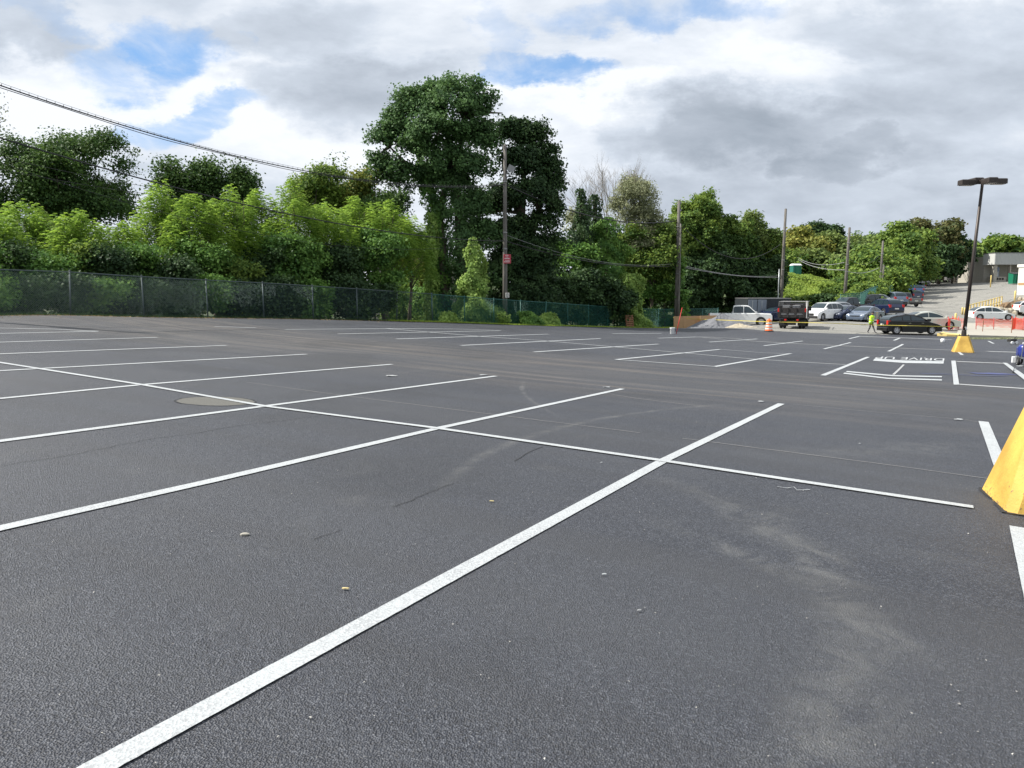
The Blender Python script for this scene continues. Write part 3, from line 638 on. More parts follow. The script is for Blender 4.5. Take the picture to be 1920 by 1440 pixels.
# ================= camera, light, sky
cam = bpy.data.cameras.new("camera"); co = bpy.data.objects.new("camera", cam); C.objects.link(co); bpy.context.scene.camera = co
cam.sensor_width = 36; cam.lens = F/1920*36; cam.clip_end = 3000; cam.clip_start = .05
co.location = (0,0,H); co.rotation_euler = (PI/2-TH, 0, 0)
SAZ = (-.992, .12); SEL = R(46)
sl = bpy.data.lights.new("sun", 'SUN'); sl.energy = 4.3; sl.angle = R(.55); sl.color = (1,.955,.88)
so = bpy.data.objects.new("sun", sl); C.objects.link(so)
sd = Vector((SAZ[0]*math.cos(SEL), SAZ[1]*math.cos(SEL), math.sin(SEL))); so.rotation_euler = sd.to_track_quat('Z','Y').to_euler(); so.location = (0,0,60)
sc = bpy.context.scene; sc.view_settings.view_transform = 'Standard'; sc.view_settings.look = 'None'; sc.view_settings.exposure = .78; sc.view_settings.gamma = 1
w = bpy.data.worlds.new("World"); sc.world = w; w.use_nodes = True
def sky():
    nt = w.node_tree; N, L = nt.nodes, nt.links; bg = N['Background']; bg.inputs['Strength'].default_value = .115
    s = N.new('ShaderNodeTexSky'); s.sky_type = 'NISHITA'; s.sun_disc = False; s.sun_elevation = SEL; s.sun_rotation = math.atan2(sd.x, sd.y); s.air_density = 1.0; s.dust_density = .4; s.ozone_density = 1.5
    tc = N.new('ShaderNodeTexCoord'); nm = N.new('ShaderNodeVectorMath'); nm.operation = 'NORMALIZE'; L.new(tc.outputs['Generated'], nm.inputs[0])
    sp = N.new('ShaderNodeSeparateXYZ'); L.new(nm.outputs[0], sp.inputs[0])
    def mth(op, a, b=None, clamp=False):
        k = N.new('ShaderNodeMath'); k.operation = op; k.use_clamp = clamp
        for i, q in enumerate((a, b)):
            if q is None: continue
            if isinstance(q, (int, float)): k.inputs[i].default_value = q
            else: L.new(q, k.inputs[i])
        return k.outputs[0]
    def rng(x, a, c, lo=0, hi=1, sm=True):
        k = N.new('ShaderNodeMapRange'); k.interpolation_type = 'SMOOTHSTEP' if sm else 'LINEAR'
        for i, q in enumerate((a, c, lo, hi)): k.inputs[i+1].default_value = q
        L.new(x, k.inputs[0]); return k.outputs[0]
    ay = mth('MAXIMUM', mth('ABSOLUTE', sp.outputs['Y']), .12)
    u = mth('DIVIDE', sp.outputs['X'], ay); v = mth('DIVIDE', mth('MAXIMUM', sp.outputs['Z'], 0.0), ay)
    # a cloud layer seen in perspective
    zz = mth('ADD', mth('MAXIMUM', sp.outputs['Z'], 0.0), .16)
    cx = mth('DIVIDE', sp.outputs['X'], zz); cy = mth('DIVIDE', sp.outputs['Y'], zz)
    cv = N.new('ShaderNodeCombineXYZ'); L.new(cx, cv.inputs[0]); L.new(cy, cv.inputs[1])
    def noise(vec, scale, det=6, rough=.55, dist=0, off=(0,0,0), sc_=(1,1,1), rz=0):
        mp = N.new('ShaderNodeMapping'); mp.inputs['Location'].default_value = off; mp.inputs['Scale'].default_value = sc_; mp.inputs['Rotation'].default_value = (0,0,rz); L.new(vec, mp.inputs[0])
        n = N.new('ShaderNodeTexNoise'); n.inputs['Scale'].default_value = scale; n.inputs['Detail'].default_value = det; n.inputs['Roughness'].default_value = rough; n.inputs['Distortion'].default_value = dist
        L.new(mp.outputs[0], n.inputs['Vector']); return n
    uv = N.new('ShaderNodeCombineXYZ'); L.new(u, uv.inputs[0]); L.new(v, uv.inputs[1])
    wn = noise(uv.outputs[0], 5.0, 7, .62, 0, (3,1,0), (1,1.7,1)); wsp = N.new('ShaderNodeSeparateColor'); L.new(wn.outputs['Color'], wsp.inputs[0])
    uw = mth('ADD', u, mth('MULTIPLY', mth('SUBTRACT', wsp.outputs[0], .5), .34)); vw = mth('ADD', v, mth('MULTIPLY', mth('SUBTRACT', wsp.outputs[1], .5), .20))
    def spot(px, py, a, b, tilt=0., soft=(1.25,.25)):
        r = ray(px, py); u0, v0 = r[0]/r[1], r[2]/r[1]; ct, st = math.cos(tilt), math.sin(tilt)
        du = mth('SUBTRACT', uw, float(u0)); dv = mth('SUBTRACT', vw, float(v0))
        p = mth('DIVIDE', mth('ADD', mth('MULTIPLY', du, ct), mth('MULTIPLY', dv, st)), a/F); q = mth('DIVIDE', mth('SUBTRACT', mth('MULTIPLY', dv, ct), mth('MULTIPLY', du, st)), b/F)
        return rng(mth('ADD', mth('MULTIPLY', p, p), mth('MULTIPLY', q, q)), soft[0], soft[1])
    def mx(l):
        o = l[0]
        for q in l[1:]: o = mth('MAXIMUM', o, q)
        return o
    wisp = noise(cv.outputs[0], 2.2, 9, .62, .5, (4,2,0), (1,.8,1)).outputs['Fac']
    blue = mx([spot(330,70,150,62,-.15), mth('MULTIPLY', spot(215,105,150,60), .75), mth('MULTIPLY', spot(340,232,140,38), .75), mth('MULTIPLY', spot(1010,130,90,42), .95), mth('MULTIPLY', spot(1230,18,210,50), .75), mth('MULTIPLY', spot(940,60,60,60), .45), mth('MULTIPLY', spot(70,20,90,30), .35)])
    gap = mth('MULTIPLY', blue, rng(wisp, .74, .40))
    far_gap = mth('MULTIPLY', rng(noise(cv.outputs[0], .55, 6, .55, .3, (9,3,0)).outputs['Fac'], .62, .75), rng(sp.outputs['Y'], .2, -.1))
    gap = mth('MAXIMUM', gap, far_gap)
    n1 = noise(cv.outputs[0], .8, 8, .55, .3, (1,5,0), (1,.75,1)).outputs['Fac']
    n2 = noise(uv.outputs[0], 2.6, 9, .6, .25, (7,2,0), (1,2.4,1), .12).outputs['Fac']
    n3 = noise(uv.outputs[0], 9, 6, .6, .3, (2,8,0), (1,2.8,1), .1).outputs['Fac']
    lum = mth('ADD', mth('ADD', mth('MULTIPLY', n1, .35), mth('MULTIPLY', n2, .60)), mth('ADD', mth('MULTIPLY', n3, .26), .27))   # mean .75
    S = (2.0, .1)
    dark = mx([mth('MULTIPLY', spot(1390,250,250,72,0,S), 1.05), mth('MULTIPLY', spot(1190,225,120,45,0,S), .75), mth('MULTIPLY', spot(1625,308,105,48,0,S), 1.1), mth('MULTIPLY', spot(1900,190,330,150,0,S), .85),
               mth('MULTIPLY', spot(670,195,200,80,0,S), .95), mth('MULTIPLY', spot(540,60,160,50,0,S), .45), mth('MULTIPLY', spot(20,35,110,60,0,S), .6), mth('MULTIPLY', spot(1780,60,300,60,0,S), .55), mth('MULTIPLY', spot(1500,390,420,60,0,S), .75), mth('MULTIPLY', spot(1850,400,300,80,0,S), .75)])
    bright = mx([spot(1130,180,150,45,0,S), mth('MULTIPLY', spot(150,200,330,80,0,S), .9), mth('MULTIPLY', spot(560,280,260,60,0,S), .6), mth('MULTIPLY', spot(1480,150,200,50,0,S), .5), mth('MULTIPLY', spot(480,150,160,50,0,S), .7)])
    lum = mth('ADD', mth('SUBTRACT', lum, mth('MULTIPLY', dark, .235)), mth('MULTIPLY', bright, .12))
    r = N.new('ShaderNodeValToRGB'); e = r.color_ramp.elements
    e[0].position = .30; e[0].color = (1.4,1.68,2.02,1); e[1].position = .97; e[1].color = (5.0,5.2,5.5,1)
    for p, c in ((.48,(1.8,2.08,2.46,1)), (.64,(2.6,2.9,3.34,1)), (.79,(3.45,3.8,4.3,1))): q = e.new(p); q.color = c
    L.new(lum, r.inputs[0])
    sb = N.new('ShaderNodeMix'); sb.data_type = 'RGBA'; sb.inputs[0].default_value = .72; sb.inputs[7].default_value = (.95,2.15,4.2,1); L.new(s.outputs[0], sb.inputs[6])
    m = N.new('ShaderNodeMix'); m.data_type = 'RGBA'; L.new(gap, m.inputs[0]); L.new(r.outputs[0], m.inputs[6]); L.new(sb.outputs[2], m.inputs[7])
    L.new(m.outputs[2], bg.inputs['Color'])
sky()
# ================= terrain sheets
FA = Vector((-19.2,31.2)); FD = Vector((13.75+19.2, 73.5-31.2)).normalized(); FN = Vector((FD.y,-FD.x))   # fence line and its normal towards the lot
def fpt(s): return FA+FD*s
def fy(px): m = (px-960)/F*.993; return 43.5/(.779-m)
def sheet(name, poly, step, dz, mat):
    """any outline filled with a triangulated grid and draped on the terrain"""
    from mathutils.geometry import delaunay_2d_cdt
    bd = []
    for i, a in enumerate(poly):
        a = Vector(a[:2]); b = Vector(poly[(i+1) % len(poly)][:2]); n = max(1, int((b-a).length/step)); bd += [a.lerp(b, k/n) for k in range(n)]
    B = np.array([tuple(p) for p in bd]); x0, y0 = B.min(0); x1, y1 = B.max(0)
    gx, gy = np.meshgrid(np.arange(x0+step/2, x1, step), np.arange(y0+step/2, y1, step)); G = np.c_[gx.ravel(), gy.ravel()]; ins = np.zeros(len(G), bool); Q = np.array([tuple(p[:2]) for p in poly])
    for i in range(len(Q)):
        a, b = Q[i], Q[(i+1) % len(Q)]; c = (a[1] > G[:,1]) != (b[1] > G[:,1]); xx = a[0]+(G[:,1]-a[1])*(b[0]-a[0])/((b[1]-a[1]) or 1e-12); ins ^= c & (G[:,0] < xx)
    G = G[ins]; keep = np.array([((B-g)**2).sum(1).min() > (step*.35)**2 for g in G]); G = G[keep]; n = len(bd)
    vo, eo, fo, *_ = delaunay_2d_cdt([Vector(p) for p in B.tolist()+G.tolist()], [(i,(i+1) % n) for i in range(n)], [], 1, 1e-5)
    V = np.array([tuple(p) for p in vo]); Z = gzv(V[:,0], V[:,1])+dz; me = bpy.data.meshes.new(name); me.from_pydata(np.c_[V,Z].tolist(), [], fo); me.update()
    if len(me.polygons) and me.polygons[0].normal.z < 0: me.flip_normals()
    me.materials.append(mat); o = bpy.data.objects.new(name, me); C.objects.link(o); return tag(o, kind='structure')
def big_ground():
    X = np.r_[-900,-500,-260,-160,-110,np.arange(-90,140,2.5),np.arange(140,241,10),300,450,700,1100]; Y = np.r_[-400,-150,-60,-30,np.arange(-15,180,2.5),np.arange(180,301,10),400,700,1200]
    gx, gy = np.meshgrid(X, Y); cx_ = np.clip(gx,-120,220); cy_ = np.clip(gy,-30,300); Z = gzv(cx_.ravel(), cy_.ravel())-.07
    n, m = len(X), len(Y); me = bpy.data.meshes.new('ground'); fs = [(j*n+i,j*n+i+1,(j+1)*n+i+1,(j+1)*n+i) for j in range(m-1) for i in range(n-1)]
    me.from_pydata(list(zip(gx.ravel().tolist(), gy.ravel().tolist(), Z.tolist())), [], fs); me.materials.append(M['ground']); o = bpy.data.objects.new('ground', me); C.objects.link(o); tag(o, kind='structure')
big_ground()
e0 = fpt(-14)+FN*.35; e1 = fpt(17)+FN*.5; e2 = fpt(34)+FN*2.2; e3 = fpt(53.5)+FN*2.6
k1 = ground(1440,621); k2 = ground(1560,626); k3 = ground(1760,631); k4 = ground(1925,636)
sheet('parking_lot', [(-34,-8),(46,-8),(k4.x+4,k4.y-.5),(k4.x,k4.y),(k3.x,k3.y+.5),(k2.x,k2.y+.4),(k1.x,k1.y+.3),tuple(e3),tuple(e2),tuple(e1),tuple(e0),(-34,10)], .8, 0, M['asphalt'])
d1 = gp(1738,172); d2 = gp(1590,78)
sheet('driveway', [(15,66),(17,58),(22,52),(34,49),(62,48),(gp(1960,100).x,100),(gp(1960,172).x,172),(gp(1880,190).x,190),(gp(1752,190).x,190),(d1.x-1,d1.y),(gp(1690,135).x,135),(gp(1655,108).x-1,108),(gp(1570,84).x,84),(gp(1470,88).x,88),(19,84)], 1.6, -.025, M['old_asphalt'])
sheet('grass_verge', [tuple(fpt(s)+FN*o) for s, o in ((17,.62),(26,1.5),(34,2.25),(44,2.65),(53.5,2.7))]+[tuple(fpt(s)-FN*.8) for s in (53.5,34,17)], .8, .022, M['verge'])
# ================= painted lines
def drape(name, pts, wd, mat, dz=.008, px=True, jit=0):
    if px:
        q2 = []
        for a, b in zip(pts, pts[1:]):
            n = max(1, int(math.hypot(b[0]-a[0], b[1]-a[1])/14)); q2 += [(a[0]+(b[0]-a[0])*i/n, a[1]+(b[1]-a[1])*i/n) for i in range(n)]
        pts = q2+[pts[-1]]
    P = [ground(*q) if px else Vector((q[0],q[1],0)) for q in pts]; path = []
    for a, b in zip(P, P[1:]):
        n = max(1, int((b-a).length/.45))
        for i in range(n): path.append(a.lerp(b, i/n))
    path.append(P[-1]); rng = np.random.default_rng(abs(len(pts)+int(pts[0][0]))); V = []
    for i, p in enumerate(path):
        d = (path[min(i+1,len(path)-1)]-path[max(i-1,0)]).to_2d().normalized(); n = Vector((-d.y,d.x)); o = n*(rng.normal()*jit); ww = wd*(1+rng.normal()*.012*(1 if not jit else 8)); a, b = p.to_2d()+o+n*ww/2, p.to_2d()+o-n*ww/2
        V += [a, b]
    X = np.array([v.x for v in V]); Y = np.array([v.y for v in V]); Z = gzv(X, Y)+dz
    mb = MB(); mb.add(list(zip(X.tolist(),Y.tolist(),Z.tolist())), [(2*i,2*i+1,2*i+3,2*i+2) for i in range(len(path)-1)])
    o = mb.build(name, mat, None, False, False); return tag(o, kind='structure')
def patch(name, pts, mat, dz=.008, sub=6):
    P = [ground(*q) for q in pts]; mb = MB(); a, b, c, d = P; vs = []
    for j in range(2):
        for i in range(sub+1):
            p = (a.lerp(b, i/sub) if j == 0 else d.lerp(c, i/sub)); vs.append((p.x,p.y,gz(p.x,p.y)+dz))
    mb.add(vs, [(i,i+1,sub+2+i,sub+1+i) for i in range(sub)]); return tag(mb.build(name, mat, None, False, False), kind='structure')
LW = .115
stall = [[(78,1500),(1242,865.5),(1465,757.5)],[(-60,1006),(0,992),(400,902),(820,804),(1167,729.5)],[(-60,836),(0,828),(490,763),(930,705.5)],[(-60,753),(0,748),(265,722),(735,683.5)],[(-60,699),(575,664.5)],[(-60,668),(0,664),(425,648)],[(-60,644),(295,633)],
    [(-60,627),(184,621.5)],[(-30,614.6),(0,615.5),(100,617.5),(184,621.5)],[(402,612.5),(480,615)],[(534,618),(600,617.3),(724,616.5)],[(633,626.4),(939,620.2)],[(743,635.8),(1028.6,626.7)],[(864.5,648),(1126,635)],[(1000.5,660.3),(1234.6,645.3)],
    [(1155,674.6),(1277,662.6),(1350,655.3)],[(1339.6,687.8),(1483,663)],[(1543,704.3),(1628,669.5)],[(1666,659),(1693,645.3)],[(1545,654.4),(1595,642.2)],[(1432,648.5),(1505,639.4)],[(1329,641.6),(1420,635.6)],[(1148,625.7),(1240,625.2)],[(1234.4,634.2),(1304,632)],[(1592,635.4),(1611,630.8)],[(1676,638.5),(1687,634)],
    [(1794,656.7),(1804,665.8)],[(1853.5,639.7),(1863,644.4)],[(1844,791),(1877,876)],[(1912,990),(1952,1150)]]
for i, s in enumerate(stall): drape('stall_line', s, LW if i < 12 else LW*1.25, M['line'])
for s, wd in (([(-60,671),(0,680.5),(265,722),(500,763),(820,804),(1242,865),(1500,904),(1825,952.5)], LW), ([(724,616.5),(913.7,632.2),(1014,638.8),(1132.5,649.3),(1260,660.3),(1391.7,672),(1500,679.4),(1585,684)], LW*1.3), ([(724,616.5),(770,616.4),(860,617.3),(900,618.3),(939,620.2)], LW),
              ([(1155,674.6),(1339.6,687.7)], LW*1.3), ([(1350,655.3),(1433,662),(1483,663.5)], LW*1.2)):
    drape('cross_line', s, wd, M['line'], .012)
for s, wd in (([(1304,632),(1340,632.5),(1391,635.6)],.2),([(1317,633),(1360,636.7)],.2),([(1398,639),(1496,644.6),(1629,651),(1785,656.7)],.3),([(1611,630.8),(1785,637)],.25),([(1850,659),(1915,661)],.5),([(1791.7,678),(1881.7,681.6)],.4),([(1797,721),(1925,729.4)],.35),([(1694.5,684),(1675,703)],.07)):
    drape('faded_line', s, wd, M['line_faint'], .010)
for s in ([(462,717),(658,744),(917,776.7),(1200,812)],[(1280,822.5),(1687,875),(1855,898.5)],[(1480,758),(1640,773),(1810,787),(1838,793)],[(1130,737),(1190,747),(1305,761)],[(1580,706),(1640,708),(1690,714)],[(680,640),(930,655)]):
    drape('chalk_line', s, .022, M['line_dim'], .006, True, .004)
for s, wd in (([(-20,878),(0,875),(125,855),(281,824),(344,816),(437,800),(600,780)],.008),([(590,1012),(642,994)],.006),([(740,952),(796,927.5),(850,907)],.007),([(962,865),(1017,838)],.01),([(230,655),(330,657),(470,664)],.02)):
    drape('asphalt_seam', s, wd, M['seam'], .005, True, .012)
# curved double stripes, crosswalk box and lettering
patch('paint_band', [(1640.5,672.6),(1697,676.2),(1697.5,681),(1636.5,676.6)], M['line'], .009); patch('paint_band', [(1697,676.2),(1770,677.6),(1769,682.2),(1697.5,681)], M['line'], .009)
for q in ([(1588,696.3),(1675,704.2),(1674,706.3),(1586,698.3)],[(1675,704.2),(1766,706.0),(1766,708.2),(1674,706.3)],[(1583,699.4),(1664,709.0),(1664,711.2),(1581,701.5)],[(1664,709),(1766,712),(1766,714.4),(1664,711.2)],[(1783.6,676.7),(1791.7,676.7),(1798.5,722),(1788,722)],[(1879.5,680.5),(1888,681),(1932,711),(1932,722)]):
    patch('paint_band', q, M['line'], .013)
M['letter'] = linepaint('line_worn', (.50,.52,.53), .95)
def lettering():
    cu = bpy.data.curves.new('t', 'FONT'); cu.body = 'DRIVE UP'; cu.size = 1; o = bpy.data.objects.new('t', cu); C.objects.link(o); bpy.context.view_layer.update()
    dg = bpy.context.evaluated_depsgraph_get(); me = bpy.data.meshes.new_from_object(o.evaluated_get(dg)); bpy.data.objects.remove(o)
    v = np.empty(len(me.vertices)*3, np.float32); me.vertices.foreach_get('co', v); v = v.reshape(-1,3); lo, hi = v.min(0), v.max(0)
    A, B, C_, D = ground(1771,674.6), ground(1640,671.2), ground(1642,667.2), ground(1771,669.8)   # base line is on the far side
    A, B, C_, D = ground(1771,672.4), ground(1643,668.4), ground(1640,672.6), ground(1770,677.0)
    for p in v:
        s = (p[0]-lo[0])/(hi[0]-lo[0]); t = (p[1]-lo[1])/(hi[1]-lo[1]); q = A.lerp(B, s).lerp(D.lerp(C_, s), t); p[:] = (q.x, q.y, gz(q.x,q.y)+.007)
    me.vertices.foreach_set('co', v.ravel()); me.update(); me.materials.clear(); me.materials.append(M['letter']); k = bpy.data.objects.new('pavement_lettering', me); C.objects.link(k); tag(k, kind='structure')
lettering()
drape('blue_paint_patch', [(1822,700),(1840,701),(1862,702),(1895,702)], .55, M['line_blue'], .015, True, .10)
drape('blue_paint_patch', [(1726,701),(1790,703),(1822,705),(1890,706)], .10, M['line_blue'], .018, True, .02)
# ================= chain-link fences
def chain_fence(name, pts, h, label, group, mat, post_mat, spacing=3.2, pitch=.085, r=.0024, dz=-.05, zs=None, lean=None):
    t = empty(name, (pts[0][0], pts[0][1], gz(*pts[0])), 0, label, 'fence', group); O = t.location
    path = []
    for a, b in zip(pts, pts[1:]):
        a = Vector(a); b = Vector(b); n = max(1, round((b-a).length/spacing)); path += [a.lerp(b, i/n) for i in range(n)]
    path.append(Vector(pts[-1])); path = [Vector((p.x,p.y,gz(p.x,p.y)+dz)) for p in path]; rng = np.random.default_rng(3)
    rail = MB(); rail.tube([p+Vector((0,0,h))-O for p in path], .024, 6)
    rail.tube([p+Vector((0,0,.06))-O for p in path], .006, 4); rail.build('rail', M[post_mat], t, True)
    pm = MB(); pm.tube([(0,0,-.2),(0,0,h+.03)], .034, 8); pm.lathe([(.04,h+.02),(.038,h+.06),(.0,h+.09)], 8); first = None
    for p in path:
        if first is None: first = pm.build('post', M[post_mat], t, True); o = first
        else: o = first.copy(); C.objects.link(o); o.parent = t
        o.location = p-O; o.rotation_euler = (rng.normal()*.012, rng.normal()*.012, 0)
    wires = MB(); V = []; Fc = []
    for a, b in zip(path, path[1:]):
        Lp = (b-a).to_2d().length; e = (b-a)/Lp; up = Vector((0,0,1)); hh = h-.05; nrm = Vector((e.y,-e.x,0)).normalized()
        n = int((Lp+hh)/pitch)
        for k in range(n+1):
            for sg in (0,1):
                c = -hh+k*pitch+ (pitch*.5 if sg else 0); u0, u1 = max(0, c), min(Lp, c+hh)
                if u1-u0 < .01: continue
                v0, v1 = u0-c, u1-c
                if sg: v0, v1 = hh-v0, hh-v1
                P0 = a+e*u0+up*(v0+.05)-O+nrm*(.028+.005*sg); P1 = a+e*u1+up*(v1+.05)-O+nrm*(.028+.005*sg)
                d = (P1-P0).normalized(); q = d.cross(nrm)*r; b0 = len(V)
                for P in (P0,P1): V += [P+q, P-q*.5+nrm*r*.87, P-q*.5-nrm*r*.87]
                Fc += [(b0,b0+1,b0+4,b0+3),(b0+1,b0+2,b0+5,b0+4),(b0+2,b0,b0+3,b0+5)]
    wires.v = [tuple(p) for p in V]; wires.f = Fc; wires.build('wire_mesh', M[mat], t, False, False); return t
s1 = 17.
chain_fence('chain_link_fence', [tuple(fpt(-11)), tuple(fpt(s1+6))], 1.85, 'long weathered chain-link fence under the dark bushes on the left of the lot', 'chain-link fences along the lot', 'fence_grey', 'post_grey', r=.0026)
chain_fence('chain_link_fence', [tuple(fpt(s1+6.02)), tuple(fpt(60)), (gp(1345,82).x, 82)], 1.83, 'green vinyl chain-link fence in front of the ivy and behind the grass strip', 'chain-link fences along the lot', 'fence_green', 'fence_green', r=.0046)
hp = [gp(1575,84), gp(1612,86), gp(1650,100), gp(1680,122), gp(1692,140)]
chain_fence('chain_link_fence', [(p.x,p.y) for p in hp], 2.3, 'green chain-link fence climbing the hill behind the parked cars', 'chain-link fences along the lot', 'fence_green', 'fence_green', r=.009, pitch=.14)
# ================= utility poles and cables
def pole(px, Y, top, r, label, lean=0., group='wooden utility poles', hard=True, z0=None, name='utility_pole', mat='pole'):
    b = gp(px, Y); t = empty(name, b, 0, label, 'pole', group); h = zat(px, top, Y)-b.z
    m = MB(); m.tube([(0,0,-.3),(lean*.3*h,0,h*.3),(lean*.65*h,0,h*.65),(lean*h,0,h)], [r*1.12,r,r*.85,r*.72], 14); m.lathe([(r*.72,h),(r*.4,h+.05),(0,h+.06)], 14, c=(lean*h,0,0)); m.build('shaft', M[mat], t, True)
    if hard:
        for zz in (.80,.52,.43): g = MB(); g.lathe([(r*.98,h*zz-.04),(r*1.02,h*zz),(r*.98,h*zz+.04)], 14, c=(lean*h*zz,0,0), closed=False); g.box(lean*h*zz-.04,lean*h*zz+.04,-r-.16,-r*.7,h*zz-.06,h*zz+.06); g.build('cable_clamp', M['steel_grey'], t)
    return t, b, h
P1, b1, h1 = pole(947, 56.5, 272, .165, 'tall wooden utility pole with the floodlight and the red sign, before the big tree')
def floodlight():
    k = empty('floodlight', (.05,-.1,zat(955,322,56.5)-b1.z)); k.parent = P1
    m = MB(); m.tube([(.05,.1,-.35),(.2,.0,-.33),(.30,-.05,-.12),(.32,-.08,.05)], .025, 8); m.build('arm', M['steel_grey'], k, True)
    m = MB(); Mx = Matrix.Translation((.40,-.1,.17))@Matrix.Rotation(.45,4,'Y'); m.box(-.22,.22,-.12,.12,-.19,.19,Mx); m.box(-.25,.25,-.15,-.12,-.22,.22,Mx); m.build('lamp_housing', M['steel_grey'], k)
floodlight()
def sign(px0, px1, py0, py1, Y, mat, label, rows, rm):
    a = at(px0, py1, Y); b = at(px1, py0, Y); wd, hh = b.x-a.x, b.z-a.z; t = empty('sign', ((a.x+b.x)/2, Y, a.z), 0, label, 'sign')
    m = MB(); m.bbox(-wd/2, wd/2, -.012, .012, 0, hh, .01); m.build('sign_panel', M[mat], t)
    for i, (u0, u1, hs) in enumerate(rows):
        z = hh*(1-(i+.75)/(len(rows)+.5)); q = MB(); n = max(2, int((u1-u0)*9)); st = (u1-u0)/n
        for j in range(n): q.box((u0+st*j-.5)*wd, (u0+st*(j+.72)-.5)*wd, -.018, -.0135, z, z+hh*hs)
        q.build('text_line', M[rm], t)
    for s in (-1,1): q = MB(); q.lathe([(.0,-.02),(.02,-.018),(.02,-.012)], 8, 'y', c=(0,0,hh*.5+s*hh*.45)); q.build('bolt', M['steel_grey'], t)
sign(944, 958, 477, 494, 56.2, 'sign_red', 'red warning sign with white lines of text, fixed high on the utility pole', [(.25,.7,.06),(.3,.65,.06),(.15,.85,.09),(.2,.9,.05),(.1,.85,.09)], 'retro')
sign(947.5, 955, 549, 558, 56.2, 'sign_white', 'small white notice with dark text, low on the same utility pole', [(.3,.7,.1),(.15,.85,.12),(.25,.75,.1)], 'black_plastic')
P2, b2, h2 = pole(1267.5, 76, 377, .2, 'thick wooden utility pole rising beside the plywood and the gravel heap')
stub, _, _ = pole(1271.5, 75.6, 420, .10, 'thin grey stub pole strapped against the thick utility pole', 0, None, False, mat='pole')
P3, b3, h3 = pole(1463, 92, 392, .19, 'brown utility pole standing behind the dump truck', .012)
pole(1457.5, 91.5, 505, .07, 'thin grey conduit pole left of the brown pole behind the dump truck', 0, None, False, mat='galv')
P4, b4, h4 = pole(1583, 95, 427, .19, 'dark utility pole rising behind the row of dark parked cars', .02)
P5, b5, h5 = pole(1648, 108, 452, .17, 'pale utility pole inside the green hill fence', .01)
pole(1653, 108.3, 497, .13, 'short pale stub pole next to the pole in the green hill fence', 0, None, False)
P6, b6, h6 = pole(1478, 150, 449, .18, 'pale distant pole left of the green toilet cabin', 0)
P7, b7, h7 = pole(1531, 150, 456, .18, 'pale distant pole right of the green toilet cabin', 0)
P8, b8, h8 = pole(1757, 180, 447, .24, 'far pole at the top of the hill, left of the lamp post', .08)
P9, b9, h9 = pole(1790, 186, 448, .22, 'far pole at the top of the hill, nearest the lamp post', .02)
P0b = Vector((-23.2, 26.4, gz(-23.2,26.4))); 
t0 = empty('utility_pole', P0b, 0, 'wooden utility pole just outside the left edge', 'pole', 'wooden utility poles'); m = MB(); m.tube([(0,0,-.3),(0,0,5),(0,0,11.6)], [.18,.16,.12], 12); m.build('shaft', M['pole'], t0, True)
m = MB(); m.lathe([(.0,8.1),(.25,8.15),(.27,8.6),(.27,9.1),(.2,9.2),(0,9.25)], 14, c=(.4,-.1,0)); m.build('transformer', M['steel_grey'], t0, True)
def cable(A, B, sag, r, label, name='overhead_cable', mat='wire', n=36, extra=0, lash=False):
    A = Vector(A); B = Vector(B); pts = []
    for i in range(n+1): t = i/n; p = A.lerp(B, t); p.z -= 4*sag*t*(1-t); pts.append(p-A)
    m = MB(); m.tube(pts, r, 6)
    if extra:
        m.tube([p+Vector((.02,0,extra*(.5+.5*abs(math.sin(3*PI*i/n))))) for i, p in enumerate(pts)], r*.28, 5)
        m.tube([p+Vector((-.03,.03,-r*1.6-.05*math.sin(PI*i/n*5)**2)) for i, p in enumerate(pts)], r*.6, 5)
    if lash:
        for i in range(1, n*2):
            t = i/(n*2); p = A.lerp(B, t); p.z -= 4*sag*t*(1-t); p = p-A; m.box(p.x-.008,p.x+.008,p.y-.008,p.y+.008,p.z-.03,p.z+extra*.9)
    o = m.build(name, M[mat], None, True); o.location = A; tag(o, label, 'cable', 'overhead cables'); return o
def wirefit(A, Bxy, pts):
    Amat = []; rhs = []
    for q in pts:
        r = ray(*q); bx, by = Bxy; m_ = r[0]/r[1]; dx, dy = bx-A.x, by-A.y; t = (m_*A.y-A.x)/(dx-m_*dy); Y = A.y+t*dy; z = H+r[2]/r[1]*Y
        Amat.append([t, -4*t*(1-t)]); rhs.append(z-A.z*(1-t))
    s = np.linalg.lstsq(np.array(Amat), np.array(rhs), rcond=None)[0]; return float(s[0]), max(0, float(s[1]))
P0b = P0b+Vector((1.2,-.9,0))
Au = at(946.5,346,56.0); zb_, sg = wirefit(Au, (P0b.x,P0b.y), [(0,162.5),(140,206),(225,232.5),(330,261),(480,301),(560,319),(640,333),(740,344.5)])
cable(Au, (P0b.x,P0b.y,zb_), sg, .026, 'thick lashed cable bundle crossing the sky at upper left', extra=.09, lash=True, n=60)
Al = at(946.5,452,56.0); zb_, sg = wirefit(Al, (P0b.x,P0b.y), [(0,257.5),(140,301),(250,332.5),(375,362.5),(480,387.5),(560,404.5),(662,424.5),(773,441)])
cable(Al, (P0b.x,P0b.y,zb_), sg, .03, 'single black cable running low across the trees at left')
cable(at(946.5,449,56.5), (P0b.x,P0b.y,zb_-.5), sg*1.9, .010, 'thin wire hanging just under the single black cable at left')
hb = at(470,372,58); cable((P0b.x,P0b.y,7.4), hb, .5, .012, 'upper of two thin service wires falling into the bright trees at left')
cable((P0b.x,P0b.y,6.9), hb+Vector((0,0,-.15)), .6, .010, 'lower of two thin service wires falling into the bright trees at left')
